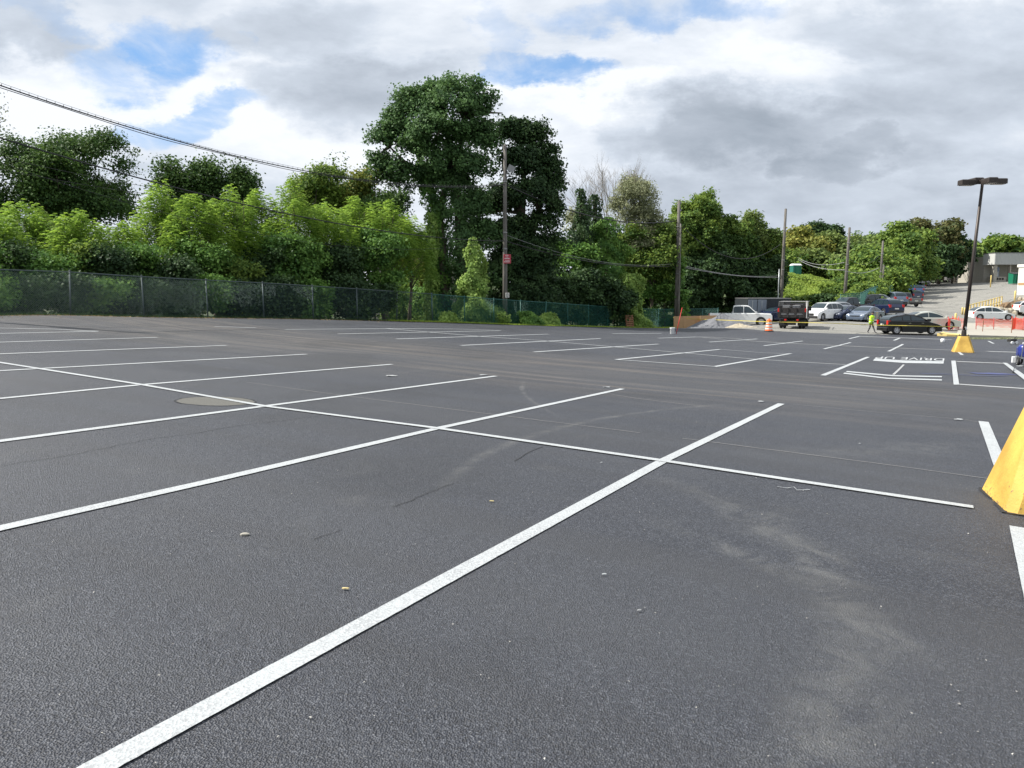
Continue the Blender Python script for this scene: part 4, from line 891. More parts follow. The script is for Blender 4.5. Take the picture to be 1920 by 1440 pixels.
for (a, b, sg, r, lb) in ((at(948,346,56.5),at(1267,414,76),1.1,.045,'cable bundle from the floodlight pole to the pole by the gravel heap'),(at(948,343,56.5),at(1267,412,76),.85,.014,'thin carrier wire above the bundle right of the floodlight pole'),
    (at(948,452,56.5),at(1267,498,76),.7,.034,'lower black cable right of the floodlight pole, crossing the vines'),(at(948,440,56.5),at(1267,494,76),.9,.012,'thin upper service wire right of the floodlight pole, crossing the vines'),
    (at(1268,412,76),at(1463,458,92),2.6,.035,'sagging bundle before the dark trees, right of the pole by the gravel heap'),(at(1268,498,76),at(1463,520,92),.35,.022,'lower pale cable before the dark trees behind the white pickup'),(at(1268,494,76),at(1463,517,92),.5,.02,'upper pale cable before the dark trees behind the white pickup'),
    (at(1463,512,92),at(1583,522,95),.55,.02,'cable between the brown pole and the dark pole over the green slope'),(at(1479,474,150),at(1583,506,95),.9,.035,'pale cable sloping down over the hillside trees'),(at(1479,470,150),at(1583,492,95),1.2,.03,'pale cable above the one sloping down over the hillside trees'),
    (at(1583,507,95),at(1648,502,108),.5,.035,'pale cable between the dark pole and the pole in the hill fence'),(at(1583,476,95),at(1648,480,108),1.2,.022,'higher cable between the dark pole and the pole in the hill fence'),
    (at(1648,490,108),at(1757,478,180),3.5,.03,'cable from the pole in the hill fence up to the hilltop poles'),(at(1760,471,180),at(1790,471,186),.9,.05,'upper cable slung between the two hilltop poles'),(at(1760,478,180),at(1790,478,186),.7,.05,'lower cable slung between the two hilltop poles'),(at(1790,479,186),at(1850,482,190),.4,.05,'cable leaving the hilltop poles towards the dock')):
    cable(a, b, sg, r, lb, mat='wire_pale' if 'pale' in lb or 'hilltop' in lb or 'service' in lb else 'wire', n=24)
# ================= lamp post with four heads and yellow concrete bases
def base_block(p, wb, wt, h, rz, label):
    t = empty('concrete_lamp_base', p, rz, label, 'lamp base'); m = MB(); c = .16
    def ring(wd, z, c): a = wd/2; k = a-c; return [(-k,-a,z),(k,-a,z),(a,-k,z),(a,k,z),(k,a,z),(-k,a,z),(-a,k,z),(-a,-k,z)]
    rg = [ring(wb, -.15, c*.5), ring(wb, .03, c*.5)]
    for i in range(1,7): s = i/6; wd = wb+(wt-wb)*s; rg.append(ring(wd, .03+(h-.05)*s, c*(.5+.1*s)))
    rg.append(ring(wt-.04, h, c*.55)); m.loft(rg); m.build('block', M['yellow'], t); return t
lp = gp(1805, 41.5); 
bk = base_block(lp, 1.0, .52, .86, R(-24), 'yellow concrete lamp base under the tall lamp post, rust run down its front')
lm = empty('lamp_post', lp+Vector((0,0,.86)), 0, 'tall bronze parking lot lamp post with four flat heads, leaning slightly right', 'lamp post')
ztop = zat(1842,345,41.5)-lp.z-.86; xt = at(1842,345,41.5).x-lp.x
m = MB(); m.tube([(0,0,0),(xt*.5,0,ztop*.5),(xt,0,ztop)], [.095,.085,.07], 12); m.build('post', M['dark_metal'], lm, True)
m = MB(); m.bbox(-.19,.19,-.19,.19,0,.04,.02); 
for sx_ in (-1,1):
    for sy_ in (-1,1): m.tube([(sx_*.15,sy_*.15,0),(sx_*.15,sy_*.15,.1)], .02, 6)
m.lathe([(.13,.04),(.11,.30),(.10,.32)], 12); m.build('base_plate', M['dark_metal'], lm)
m = MB(); m.tube([(.0,-.0,.45),(.02,-.13,.48),(.03,-.14,.36)], .04, 8); m.build('conduit_box', M['galv'], lm)
for an, dd, dz_ in ((0,.82,.03),(PI,.82,-.03),(PI/2,.62,.14),(-PI/2,.60,-.02)):
    hd = empty('lamp_head', (xt,0,ztop+.06+dz_), an); hd.parent = lm; m = MB()
    m.loft([[(dd-.36,-.23,-.09),(dd+.36,-.23,-.09),(dd+.36,.23,-.09),(dd-.36,.23,-.09)],[(dd-.36,-.23,.14),(dd+.36,-.23,.14),(dd+.36,.23,.14),(dd-.36,.23,.14)],[(dd-.33,-.2,.18),(dd+.33,-.2,.18),(dd+.33,.2,.18),(dd-.33,.2,.18)]]); m.build('housing', M['dark_metal'], hd)
    m = MB(); m.box(dd-.31,dd+.31,-.17,.17,-.115,-.092); m.build('diffuser', M['lens'], hd)
    m = MB(); m.box(.0,dd-.34,-.035,.035,-.04,.04); m.build('bracket', M['dark_metal'], hd)
nb = Vector((4.96, 6.86, 0)); nb.z = gz(nb.x, nb.y)
base_block(nb, 1.02, .44, 1.10, R(-20), 'large yellow concrete lamp base cut by the right edge, chipped at its foot')

# broken black edge where the asphalt meets the near lamp base
for k in range(4):
    a0 = R(-20)+k*PI/2; a1 = a0+PI/2; rr = 1.02/math.sqrt(2)*1.0
    c0 = (nb.x+rr*math.cos(a0+PI/4), nb.y+rr*math.sin(a0+PI/4)); c1 = (nb.x+rr*math.cos(a1+PI/4), nb.y+rr*math.sin(a1+PI/4))
    q = [(c0[0]+(c1[0]-c0[0])*i/9, c0[1]+(c1[1]-c0[1])*i/9) for i in range(10)]; drape('asphalt_seam', q, .05, M['seam'], .010, False, .008)
# ================= manhole, litter
mh = ground(405,752.5); m = MB()
def drape_disc(m, c, r, dz, n=40, ring_in=0.):
    vs = []; 
    for k in range(n): a = 2*PI*k/n; rr = r*(1+.015*math.sin(5*a+1)+.01*math.sin(11*a)); x, y = c.x+rr*math.cos(a), c.y+rr*math.sin(a); vs.append((x-c.x,y-c.y,gz(x,y)+dz-c.z))
    if ring_in:
        for k in range(n): a = 2*PI*k/n; x, y = c.x+ring_in*math.cos(a), c.y+ring_in*math.sin(a); vs.append((x-c.x,y-c.y,gz(x,y)+dz-c.z))
        m.add(vs, [(k,(k+1)%n,n+(k+1)%n,n+k) for k in range(n)])
    else: m.add(vs+[(0,0,dz)], [(k,(k+1)%n,n) for k in range(n)])
M['manhole'] = pbr('manhole_grit', (.105,.103,.092), .9, 0, .5, 60, .6)
mc = empty('manhole_cover', mh, 0, 'round gritty manhole cover under the white line at left', 'manhole cover')
drape_disc(m, mh, .53, .0045); m.build('cover', M['manhole'], mc, False, False); m = MB(); drape_disc(m, mh, .565, .006, 40, .545); m.build('rim', M['seam'], mc, False, False)
def litter(px, py, sz, mat, name, label, cat, kind='flake', rz=0):
    p = ground(px, py); m = MB(); rng = np.random.default_rng(int(px)); n = 9
    V = [(sz*(1+.25*rng.normal()*.6)*math.cos(2*PI*k/n), sz*.55*(1+.2*rng.normal())*math.sin(2*PI*k/n), .004+.25*sz*rng.uniform(0,.6)) for k in range(n)]
    if kind == 'stone': m.loft([[(x*1.05,y*1.05,0) for x,y,z in V],[(x,y,sz*.3) for x,y,z in V],[(x*.55,y*.5,sz*.5) for x,y,z in V]])
    else: m.add([(x,y,z+.006) for x,y,z in V]+[(x,y,z) for x,y,z in V]+[(0,0,.012+.1*sz),(0,0,.004+.1*sz)], [(k,(k+1)%n,2*n) for k in range(n)]+[((k+1)%n+n,k+n,2*n+1) for k in range(n)]+[(k,k+n,(k+1)%n+n,(k+1)%n) for k in range(n)])
    o = m.build(name, M[mat], None, False); o.location = p+Vector((0,0,.004)); o.rotation_euler = (0,0,rz); tag(o, label, cat)
M['leaf_dry'] = pbr('dry_leaf', (.55,.45,.22), .7, 0, .25, 30); M['bark_pale2'] = M['rock']
litter(458,1004,.028,'concrete','stone','flat pale stone lying on the asphalt at left','stone','stone')
litter(922,942,.02,'leaf_dry','fallen_leaf','pale leaf on the asphalt between the two long white lines','leaf')
litter(648,1107,.02,'leaf_dry','fallen_leaf','small tan leaf on the asphalt left of the nearest white line','leaf')
litter(1133,1080,.014,'line','paint_chip','tiny white chip right of the nearest white line','paint chip')
litter(1198,1148,.012,'line_faint','paint_chip','grey paint flake lying nearest to the camera','paint chip')
litter(1128,869,.012,'line','paint_chip','white paint chip just below the long cross line','paint chip')
litter(1612,833,.013,'line','paint_chip','white paint chip in the empty stall by the yellow base','paint chip')
litter(1427,754,.06,'line','tape_scrap','white scrap near the far end of the longest line','tape scrap')
litter(1797,788,.07,'line','tape_scrap','white scrap left of the short line behind the yellow base','tape scrap')
litter(1137,727,.07,'line','tape_scrap','white scrap above the end of the second long line','tape scrap')
litter(907,704,.09,'line','tape_scrap','white scrap above the end of the third long line','tape scrap')
litter(734,706,.12,'line_faint','tape_scrap','pale scrap on the asphalt in the middle of the lot','tape scrap')
litter(1915,687,.16,'line','tape_scrap','white sheet lying by the blue machine','paper')
for q in ([(1457,914),(1475,916),(1487,915),(1495,920),(1517,919)],): o = drape('string_scrap', q, .012, M['line'], .01, True, .006); del o['kind']; tag(o, 'thin white string lying crumpled below the long cross line', 'string')
# ================= grass verge
def blades(name, pts, n, hgt, wd, mat, spread, kind='stuff', label=None):
    rng = np.random.default_rng(11); P = []
    seg = rng.integers(0, len(pts)-1, n); t = rng.uniform(0,1,n); A = np.array([p[0] for p in pts]); Bw = np.array([p[1] for p in pts])
    u = rng.uniform(0,1,n); a = A[seg]*(1-t[:,None])+A[seg+1]*t[:,None]; b = Bw[seg]*(1-t[:,None])+Bw[seg+1]*t[:,None]; c = a*(1-u[:,None])+b*u[:,None]
    z = gzv(c[:,0], c[:,1])-.06; base = np.c_[c, z]; an = rng.uniform(0,2*PI,n); h = hgt*rng.uniform(.4,1.25,n); dx = np.c_[np.cos(an),np.sin(an),np.zeros(n)]*wd; ln = np.c_[rng.normal(size=(n,2))*.35*h[:,None], h]
    V = np.stack([base-dx, base+dx, base+ln*.6+dx*.6, base+ln], 1).reshape(-1,3); o = qmesh(name, V, rng.uniform(0,1,n), M[mat]); tag(o, label, 'grass', None, kind); return o
strip = [(np.array(fpt(s)+FN*o1), np.array(fpt(s)-FN*.6)) for s, o1 in ((19,.6),(26,1.4),(34,2.15),(42,2.45),(53.5,2.6),(58,2.5))]
blades('grass', strip, 42000, .16, .02, 'grass', 1, label='sunlit grass verge along the green fence')
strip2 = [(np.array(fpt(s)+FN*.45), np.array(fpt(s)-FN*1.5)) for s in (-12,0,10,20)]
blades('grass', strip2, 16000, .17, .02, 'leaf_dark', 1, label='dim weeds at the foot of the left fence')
def scatter(name, P2, size, mat, seed, label, cat):
    rng = np.random.default_rng(seed); n = len(P2); P = np.c_[P2, gzv(P2[:,0], P2[:,1])+.008]; Nn = unit(rng.normal(size=(n,3))*.25+np.array([0,0,1.])); q = size*rng.uniform(.5,1.4,(n,1)); o = qmesh(name, leaf_quads(P, Nn, q, rng, .7, 0), rng.uniform(0,1,n), M[mat]); tag(o, label, cat, None, 'stuff')
rg = np.random.default_rng(77); n = 2600; ss = rg.uniform(-8,24,n); dd = np.abs(rg.normal(size=n))*.9+.2; P2 = np.array([tuple(fpt(a)+FN*b) for a, b in zip(ss, dd)])
M['litter'] = leafmat('dead_leaves', (.10,.07,.03), (.30,.22,.09), .1); scatter('leaf_litter', P2, .07, 'litter', 5, 'dead leaves blown along the foot of the left fence', 'leaf litter')
n = 900; yy = 2+24*rg.uniform(0,1,n)**1.5; P2 = np.c_[rg.uniform(-.72,.72,n)*yy, yy]; M['grit'] = leafmat('pale_grit', (.10,.10,.10), (.42,.41,.38), .0); scatter('grit', P2, .011, 'grit', 6, 'fine pale grit scattered over the asphalt', 'grit')
# ================= trees and bushes
T = tree; bg_ = 'trees behind the fence'
T(2, fy(0)+10, 156, 104, 272, 'sparse', 'leaf_grey', 'tree', 'thin grey-green treetop high at the left edge, above the cable', group=bg_, dens=.7)
T(150, fy(150)+15, 243, 236, 465, 'oak', 'leaf_oak', 'tree', 'broad dark round-headed tree at left under the cables', group=bg_, dens=1.25)
T(-15, fy(0)+13, 285, 110, 480, 'oak', 'leaf_oak', 'tree', 'dark tree cut by the left edge, below the thin treetop', group=bg_)
T(345, fy(345)+16, 300, 86, 440, 'oak', 'leaf_oak', 'tree', 'small dark treetop left of the twin peaks above the bright trees', group=bg_)
T(410, fy(410)+15, 291, 96, 440, 'oak', 'leaf_oak', 'tree', 'small dark treetop, the taller peak above the bright trees', group=bg_, seed=5)
T(468, fy(468)+14, 309, 44, 420, 'oak', 'leaf_oak', 'tree', 'narrow dark treetop between the twin peaks and the yellowing tree', group=bg_)
T(605, fy(605)+15, 300, 110, 450, 'oak', 'leaf_mid', 'tree', 'green rounded treetop just left of the yellowing one', group=bg_)
T(668, fy(668)+15, 298, 100, 460, 'oak', 'leaf_maple', 'tree', 'yellowing treetop left of the big tree', group=bg_)
T(728, fy(728)+12, 345, 90, 480, 'oak', 'leaf_oak', 'tree', 'dark green tree low against the left side of the big tree', group=bg_)
ail = [(-20,372,130,'leftmost bright green feathery tree, at the picture edge'),(62,362,150,'bright feathery tree below the broad dark tree, left part'),(150,382,130,'bright feathery tree below the broad dark tree, middle part'),(232,405,110,'low bright feathery tree under the sky gap'),(312,322,105,'bright feathery tree just right of the sky gap'),(372,352,120,'bright feathery tree under the twin dark peaks'),
       (438,335,110,'bright feathery tree with a pointed top right of the twin peaks'),(498,330,100,'bright feathery tree in the middle of the lime row'),(556,322,110,'tall lime feathery tree left of the yellowing treetop'),(618,362,115,'lime feathery tree under the yellowing treetop'),(672,352,100,'lime feathery tree right of the yellowing treetop'),(722,362,110,'last lime feathery tree before the big tree'),(768,392,80,'dull green feathery tree in the gap beside the big tree')]
for i, (px, tp, wd, lb) in enumerate(ail):
    T(px, fy(px)+[5.4,7.0,4.8][i % 3], tp+4, wd*1.1, 505+ (i*37 % 40), 'ail', 'leaf_ail', 'sumac_tree', lb, group='bright feathery trees behind the fence', dens=1.15)
bush_px = [(-45,455,130),(22,436,100),(80,468,130),(150,432,120),(205,462,100),(262,440,110),(318,478,120),(372,446,120),(432,486,110),(488,440,110),(548,428,150),(628,452,140),(704,424,110)]
ordw = ['first','second','third','fourth','fifth','sixth','seventh','eighth','ninth','tenth','eleventh','twelfth','thirteenth']
for i, (px, tp, wd) in enumerate(bush_px):
    T(px, fy(px)+3.2+(i % 2)*.8, tp+(i*13 % 17), wd, 640, 'bush', ['leaf_vine','leaf_dark','leaf_vine','leaf_mid','leaf_dark'][i % 5], 'vine_bush', 'dark vine-covered bush behind the left fence, %s from the left' % ordw[i], 'bush', 'bushes against the left fence', depth=.75, dens=2.1, trunk=True)
for i, px in enumerate((-20,60,125,190,255,320,385,450,512,578,640,700)):
    T(px, fy(px)+2.0, 520+(i*11 % 22), 95, 620, 'bush', 'leaf_dark' if i % 3 else 'leaf_vine', 'low_shrub', 'low shrub pressed against the left fence mesh, %s from the left' % ordw[i], 'bush', 'low shrubs against the left fence', depth=.6, dens=1.5, trunk=False)
# gap with lit shrubs
def wall_strip():
    a, b = gp(700,92), gp(860,97); m = MB(); z0 = min(a.z,b.z)-1; zt = zat(780,484,94)
    m.add([(a.x,a.y,z0),(b.x,b.y,z0),(b.x,b.y,zt),(a.x,a.y,zt),(a.x,a.y+.3,z0),(b.x,b.y+.3,z0),(b.x,b.y+.3,zt),(a.x,a.y+.3,zt)], [(0,1,2,3),(7,6,5,4),(3,2,6,7),(0,4,5,1),(0,3,7,4),(1,5,6,2)])
    o = m.build('retaining_wall', M['concrete']); tag(o, 'pale concrete wall glimpsed in the gap left of the big tree', 'wall')
wall_strip()
for i, (px, Y, tp, wd, mt, lb) in enumerate([(760,70,512,80,'leaf_ivy','lit pale shrub in the gap left of the big tree'),(800,66,530,70,'leaf_vine','green shrub low in the gap left of the big tree'),(775,84,482,110,'leaf_yellow','yellowish shrub at the back of the gap by the wall'),(790,104,430,130,'leaf_dark','dark tree closing the gap behind the wall'),(745,62,545,60,'leaf_mid','small shrub at the left end of the gap')]):
    T(px, Y, tp, wd, 640, 'bush', mt, 'shrub', lb, 'shrub', 'shrubs in the gap', dens=.9, depth=.8)
# ---- the big pair of trees
def big_tree(px, Y, lobes_px, mat, label, name, trunk_pts, seed, dens=1.0, per=62, size=.0033):
    rng = np.random.default_rng(seed); b = gp(px, Y); root = empty(name, b, 0, label, 'tree', 'the two big trees')
    lob = []
    for (x, y, w_, h_, dy) in lobes_px:
        c = at(x, y, Y+dy)-b; k = (Y+dy)/F; lob.append((c.x,c.y,c.z,w_*k/2*.80,w_*k/2*.8,h_*k/2*.80))
    V, v = lobe_leaves(lob, int(1500*dens), per, .36, size*Y, rng, 'leaf', .85, holes=.95); m = MB()
    for tp in trunk_pts:
        q = [at(x,y,Y)-b for x, y, r in tp]; m.tube(q, [r for *_, r in tp], 9)
    for l in lob: q = Vector(l[:3]); a = min([at(x,y,Y)-b for tp in trunk_pts for x,y,_ in tp[1:]], key=lambda p: (p-q).length); m.tube([a, a.lerp(q,.5)+Vector((0,0,.2)), q], [.16,.1,.04], 6)
    m.build('trunk', M['bark'], root, True, False); qmesh('crown', V, v, M[mat], root); return root, b
bt, bb = big_tree(828, 60, [(790,205,90,85,0),(850,195,110,80,-1),(885,205,80,80,1),(745,250,80,60,0),(725,262,50,40,0),(820,255,130,90,-2),(890,265,100,90,0),(775,290,90,70,0),(850,310,110,80,-1),(730,310,60,50,0),(895,315,60,60,0),(760,190,40,50,0),(745,215,28,40,0),(770,330,80,50,0),(815,340,60,60,0),(865,350,60,50,0),(712,322,36,30,0),(880,165,40,30,0),(830,170,50,30,0),(880,390,90,80,1),(900,450,100,90,1),(840,400,60,70,0),(915,520,110,100,2),(870,500,70,110,1),(942,212,30,34,1),(948,240,24,26,1),(735,218,22,22,0),(703,262,26,20,0),(710,300,24,18,0),(782,176,30,26,0),(810,166,26,24,0),(852,158,28,22,0),(888,156,24,20,0),(915,186,26,24,0),(748,196,20,24,0),(725,335,44,20,0),(748,355,40,18,0)],
    'leaf_big', 'huge leafy tree with a broad dark crown and forked ivy trunks, left of the pole', 'big_tree', [[(835,610,.55),(830,500,.42),(822,400,.34),(800,330,.26),(775,270,.14)],[(872,610,.5),(865,480,.4),(858,380,.3),(862,300,.2),(868,220,.1)],[(822,400,.3),(845,320,.2),(835,220,.1)],[(800,340,.2),(755,300,.12),(730,275,.06)]], 21, 1.15)
bt2, bb2 = big_tree(990, 62, [(965,255,70,60,0),(1000,260,60,60,0),(975,310,90,80,-1),(1020,320,60,70,0),(1000,370,100,80,-1),(950,380,70,80,1),(1035,345,50,50,0),(1015,420,60,60,0),(965,440,80,80,0),(1040,395,36,40,0),(905,400,80,90,2),(960,510,110,120,1),(1005,500,80,120,0),(1010,570,80,90,0),(945,580,90,80,2),(1036,318,34,26,0),(1038,350,36,28,0),(1038,448,34,30,0),(1024,285,44,34,0),(1034,420,26,22,0)],
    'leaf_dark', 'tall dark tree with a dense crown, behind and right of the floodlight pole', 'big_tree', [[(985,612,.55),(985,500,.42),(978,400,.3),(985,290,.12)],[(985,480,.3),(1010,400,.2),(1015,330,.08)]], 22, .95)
def ivy(root, b, path, nleaf, mat, seed, Y, size=.17, name='ivy'):
    """leaves wrapped round a trunk: path of (px, py, radius m)"""
    rng = np.random.default_rng(seed); pts = np.array([tuple(at(x,y,Y+(q[0] if q else 0))-b)+(r,) for x,y,r,*q in path]); seg = np.diff(pts[:,:3], axis=0); Ls = np.linalg.norm(seg, axis=1)*(pts[:-1,3]+pts[1:,3]); i = rng.choice(len(seg), nleaf, p=Ls/Ls.sum()); t = rng.uniform(0,1,nleaf)
    cl = (rng.uniform(0,1,nleaf)*60).astype(int); c = pts[i]*(1-t[:,None])+pts[i+1]*t[:,None]; an = rng.uniform(0,2*PI,nleaf); zz = c[:,2]; nn = np.sin(an*2+zz*1.1+seed)+np.sin(an*3-zz*2.3+seed*2)+.8*np.sin(zz*3.1+seed*3)+.7*np.sin(an*5+zz*4+seed); c[:,0] += .22*c[:,3]*np.sin(zz*1.3+seed); rr = c[:,3]*np.clip(.80+.19*nn, .35, 1.5)*rng.uniform(.82,1.08,nleaf); out = np.c_[np.cos(an),np.sin(an),np.zeros(nleaf)]
    P = c[:,:3]+out*rr[:,None]+rng.normal(size=(nleaf,3))*.06; Nn = unit(out+rng.normal(size=P.shape)*.5+np.array([0,0,.35])); v = np.clip(.5+.35*np.sin(c[:,2]*3+an*3)+rng.normal(size=nleaf)*.2, 0, 1)
    return qmesh(name, leaf_quads(P, Nn, size, rng, .85), v, M[mat], root)
ivy(bt, bb, [(818,612,1.1),(820,520,.85),(818,440,.8),(812,370,.8),(800,330,.6)], 9000, 'leaf_vine', 3, 60)
ivy(bt, bb, [(868,612,1.6),(866,520,1.4),(862,440,1.3),(860,380,1.2),(858,330,.9)], 13000, 'leaf_big', 4, 60)
ivy(bt, bb, [(806,600,.55,-1),(810,520,.5,-1),(812,450,.45,-1),(806,400,.35,-1)], 3500, 'leaf_ivy', 5, 60)
ivy(bt2, bb2, [(970,612,2.3),(965,540,2.0),(960,480,1.8),(958,420,1.6)], 15000, 'leaf_dark', 6, 62)
ivy(bt2, bb2, [(1018,612,1.2),(1014,540,1.2),(1006,480,1.3),(1000,440,1.2)], 9000, 'leaf_dark', 7, 62)
def ivy_thing(name, label, px, Y, path, n, mat, seed, cat='ivy', size=.17):
    b = gp(px, Y); r = empty(name, b, 0, label, cat); m = MB(); m.tube([at(x,y,Y)-b for x,y,*_ in path], [max(.03,min(.2,q[2]*.25)) for q in path], 8); m.build('stem', M['bark'], r, True, False); ivy(r, b, path, n, mat, seed, Y, size, 'foliage'); return r
ivy_thing('ivy_mound', 'sunlit cone of ivy over a stump, left of the floodlight pole', 893, 55.6, [(893,612,1.75),(895,575,1.45),(893,540,1.15),(890,505,.75),(887,470,.5),(886,448,.2)], 14000, 'leaf_ivy', 8)
ivy_thing('ivy_mound', 'small ivy heap at the fence foot just right of the floodlight pole', 985, 56.9, [(985,620,1.3),(985,600,1.2),(985,586,.7)], 4500, 'leaf_vine', 9)
ivy_thing('ivy_mound', 'pale weeds at the fence foot between the gap and the ivy cone', 842, 50.6, [(842,622,1.3),(842,600,1.0),(840,588,.5)], 4500, 'leaf_ivy', 10)
ivy_thing('ivy_mound', 'pale spreading weeds behind the green fence, right of the small ivy heap', 1030, 58.4, [(1030,620,1.5),(1030,600,1.0),(1030,588,.4)], 4000, 'leaf_ivy', 11)
ivy_thing('vine_column', 'bright green vine tower right of the dead grey branches', 1140, 71.5, [(1140,560,1.9),(1138,510,1.8),(1136,460,1.7),(1138,425,1.3),(1140,409,.5)], 12000, 'leaf_vine', 12, 'vine', .2)
ivy_thing('vine_column', 'dark vine-wrapped snag under the dead grey branches', 1098, 70, [(1098,600,1.2),(1096,500,.9),(1092,430,1.0),(1090,385,.7),(1089,356,.3)], 7500, 'leaf_dark', 13, 'vine', .2)
ivy_thing('vine_column', 'thin dark vine-wrapped snag, the second under the dead branches', 1118, 72, [(1118,600,.8),(1117,480,.6),(1115,400,.7),(1116,366,.35)], 4500, 'leaf_dark', 14, 'vine', .2)
ivy_thing('vine_column', 'lit vine mound leaning over the fence by the brown pallet', 1188, 69.5, [(1188,615,1.3),(1186,580,1.3),(1184,545,1.2),(1180,515,.7)], 8000, 'leaf_ivy', 15, 'vine', .2)
# ---- behind the green fence, centre right
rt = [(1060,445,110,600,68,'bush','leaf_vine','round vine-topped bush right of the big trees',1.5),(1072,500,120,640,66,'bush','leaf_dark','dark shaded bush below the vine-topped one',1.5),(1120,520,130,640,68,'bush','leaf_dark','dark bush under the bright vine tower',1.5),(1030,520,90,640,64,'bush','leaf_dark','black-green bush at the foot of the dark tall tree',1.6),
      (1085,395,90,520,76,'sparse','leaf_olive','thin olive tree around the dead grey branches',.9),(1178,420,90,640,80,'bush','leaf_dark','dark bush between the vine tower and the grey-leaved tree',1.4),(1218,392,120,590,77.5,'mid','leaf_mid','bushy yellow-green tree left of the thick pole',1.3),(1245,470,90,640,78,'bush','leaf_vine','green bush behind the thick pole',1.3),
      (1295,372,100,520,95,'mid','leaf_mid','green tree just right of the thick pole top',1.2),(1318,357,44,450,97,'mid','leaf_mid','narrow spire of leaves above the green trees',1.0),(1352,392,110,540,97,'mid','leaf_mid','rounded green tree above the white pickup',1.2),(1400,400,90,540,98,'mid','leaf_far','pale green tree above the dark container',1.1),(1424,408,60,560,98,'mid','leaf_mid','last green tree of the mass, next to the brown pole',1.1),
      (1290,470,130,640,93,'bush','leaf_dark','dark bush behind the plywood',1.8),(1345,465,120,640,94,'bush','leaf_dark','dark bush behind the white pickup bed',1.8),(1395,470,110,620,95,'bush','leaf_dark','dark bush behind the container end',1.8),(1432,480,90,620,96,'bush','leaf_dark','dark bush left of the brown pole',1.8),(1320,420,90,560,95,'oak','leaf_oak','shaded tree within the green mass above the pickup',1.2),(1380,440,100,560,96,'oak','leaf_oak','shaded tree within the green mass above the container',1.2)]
for px, tp, wd, bt_, Y, st, mt, lb, dn in rt: T(px, Y, tp, wd, bt_, st, mt, 'tree' if st != 'bush' else 'bush', lb, 'tree' if st != 'bush' else 'bush', 'greenery behind the green fence', dens=dn, depth=.8)
T(1196, 79, 318, 128, 520, 'olive', 'leaf_olive', 'tree', 'grey-green loose-leaved tree with a twiggy top', group='greenery behind the green fence', dens=1.0, bark='bark_pale')
def bare_tree(px, Y, top, spread, label, seed):
    rng = np.random.default_rng(seed); b = gp(px, Y); r = empty('bare_tree', b, 0, label, 'tree', 'bare dead treetops'); m = MB(); h = zat(px, top, Y)-b.z; 
    def grow(p, d, L_, rad, lv):
        q = p+d*L_; m.tube([p, p.lerp(q,.5)+Vector(rng.normal(size=3)*L_*.04), q], [rad,rad*.8,rad*.6], 5, False)
        if lv == 0: return
        for i in range(3 if lv > 1 else 4):
            nd = (d+Vector((rng.normal()*.42*spread, rng.normal()*.42*spread, rng.uniform(0,.35)))).normalized(); grow(p.lerp(q, rng.uniform(.55,1)), nd, L_*rng.uniform(.6,.82), rad*.55, lv-1)
    grow(Vector((0,0,0)), Vector((0,0,1)), h*.45, .13, 0); grow(Vector((0,0,h*.44)), Vector((0,0,1)), h*.22, .09, 5); m.build('branches', M['bark_pale'], r, False, False)
bare_tree(1090, 77, 322, 1.0, 'left bare treetop of grey dead branches against the sky', 3); bare_tree(1132, 79, 305, .9, 'middle bare treetop of grey dead branches against the sky', 5); bare_tree(1150, 80, 320, .8, 'right bare treetop of grey dead branches against the sky', 9); bare_tree(1186, 80, 300, .6, 'thin dead twigs poking above the grey-green tree', 12)
# ---- far hillside
far = [(1448,428,60,190,'leaf_oak','distant dark treetop left of the brown pole'),(1485,432,70,150,'leaf_yellow','yellowing tree behind the brown pole'),(1515,428,80,150,'leaf_yellow','yellow-orange tree left of the distant dark oak'),(1530,419,78,205,'leaf_dark','distant dark rounded tree on the skyline'),(1470,470,90,140,'leaf_mid','green tree behind the green toilet cabin'),(1560,440,80,150,'leaf_far','olive tree on the hillside left of the dark pole'),
       (1600,428,90,155,'leaf_far','olive tree on the hillside behind the dark pole'),(1545,470,110,140,'leaf_far','middle green tree on the hillside between the poles'),(1622,420,60,165,'leaf_oak','dark tree on the skyline right of the dark pole'),(1648,422,64,160,'leaf_far','grey-green tree above the pale pole'),(1605,478,110,128,'leaf_mid','green hillside tree behind the dark pole foot'),
       (1690,418,120,140,'leaf_mid','bright green spreading tree left of the tall dark one'),(1650,462,120,128,'leaf_mid','bright tree around the pale pole'),(1718,395,90,172,'leaf_brown','tallest bronze-topped tree on the hill'),(1760,410,80,176,'leaf_brown','bronze tree right of the tallest one'),(1785,440,70,178,'leaf_dark','dark end of the hill tree group by the lamp post'),(1735,455,110,168,'leaf_dark','dark shaded tree below the tallest bronze one'),
       (1700,470,110,150,'leaf_mid','green tree low on the hill above the parked cars'),(1662,505,90,118,'leaf_mid','low green tree behind the hill fence'),(1612,515,100,106,'leaf_mid','low bright bush-tree behind the dark pole'),(1830,452,60,235,'leaf_mid','far green tree right of the lamp post'),(1868,447,90,230,'leaf_mid','far green tree above the loading dock roof, left'),(1908,452,70,228,'leaf_mid','far green tree above the loading dock roof, right'),(1806,458,50,225,'leaf_far','far tree crossed by the lamp post')]
for i, (px, tp, wd, Y, mt, lb) in enumerate(far): T(px, Y, tp, wd, 560 if Y < 160 else 540, 'far', mt, 'tree', lb, group='trees on the far hillside', dens=1.9, depth=.8)
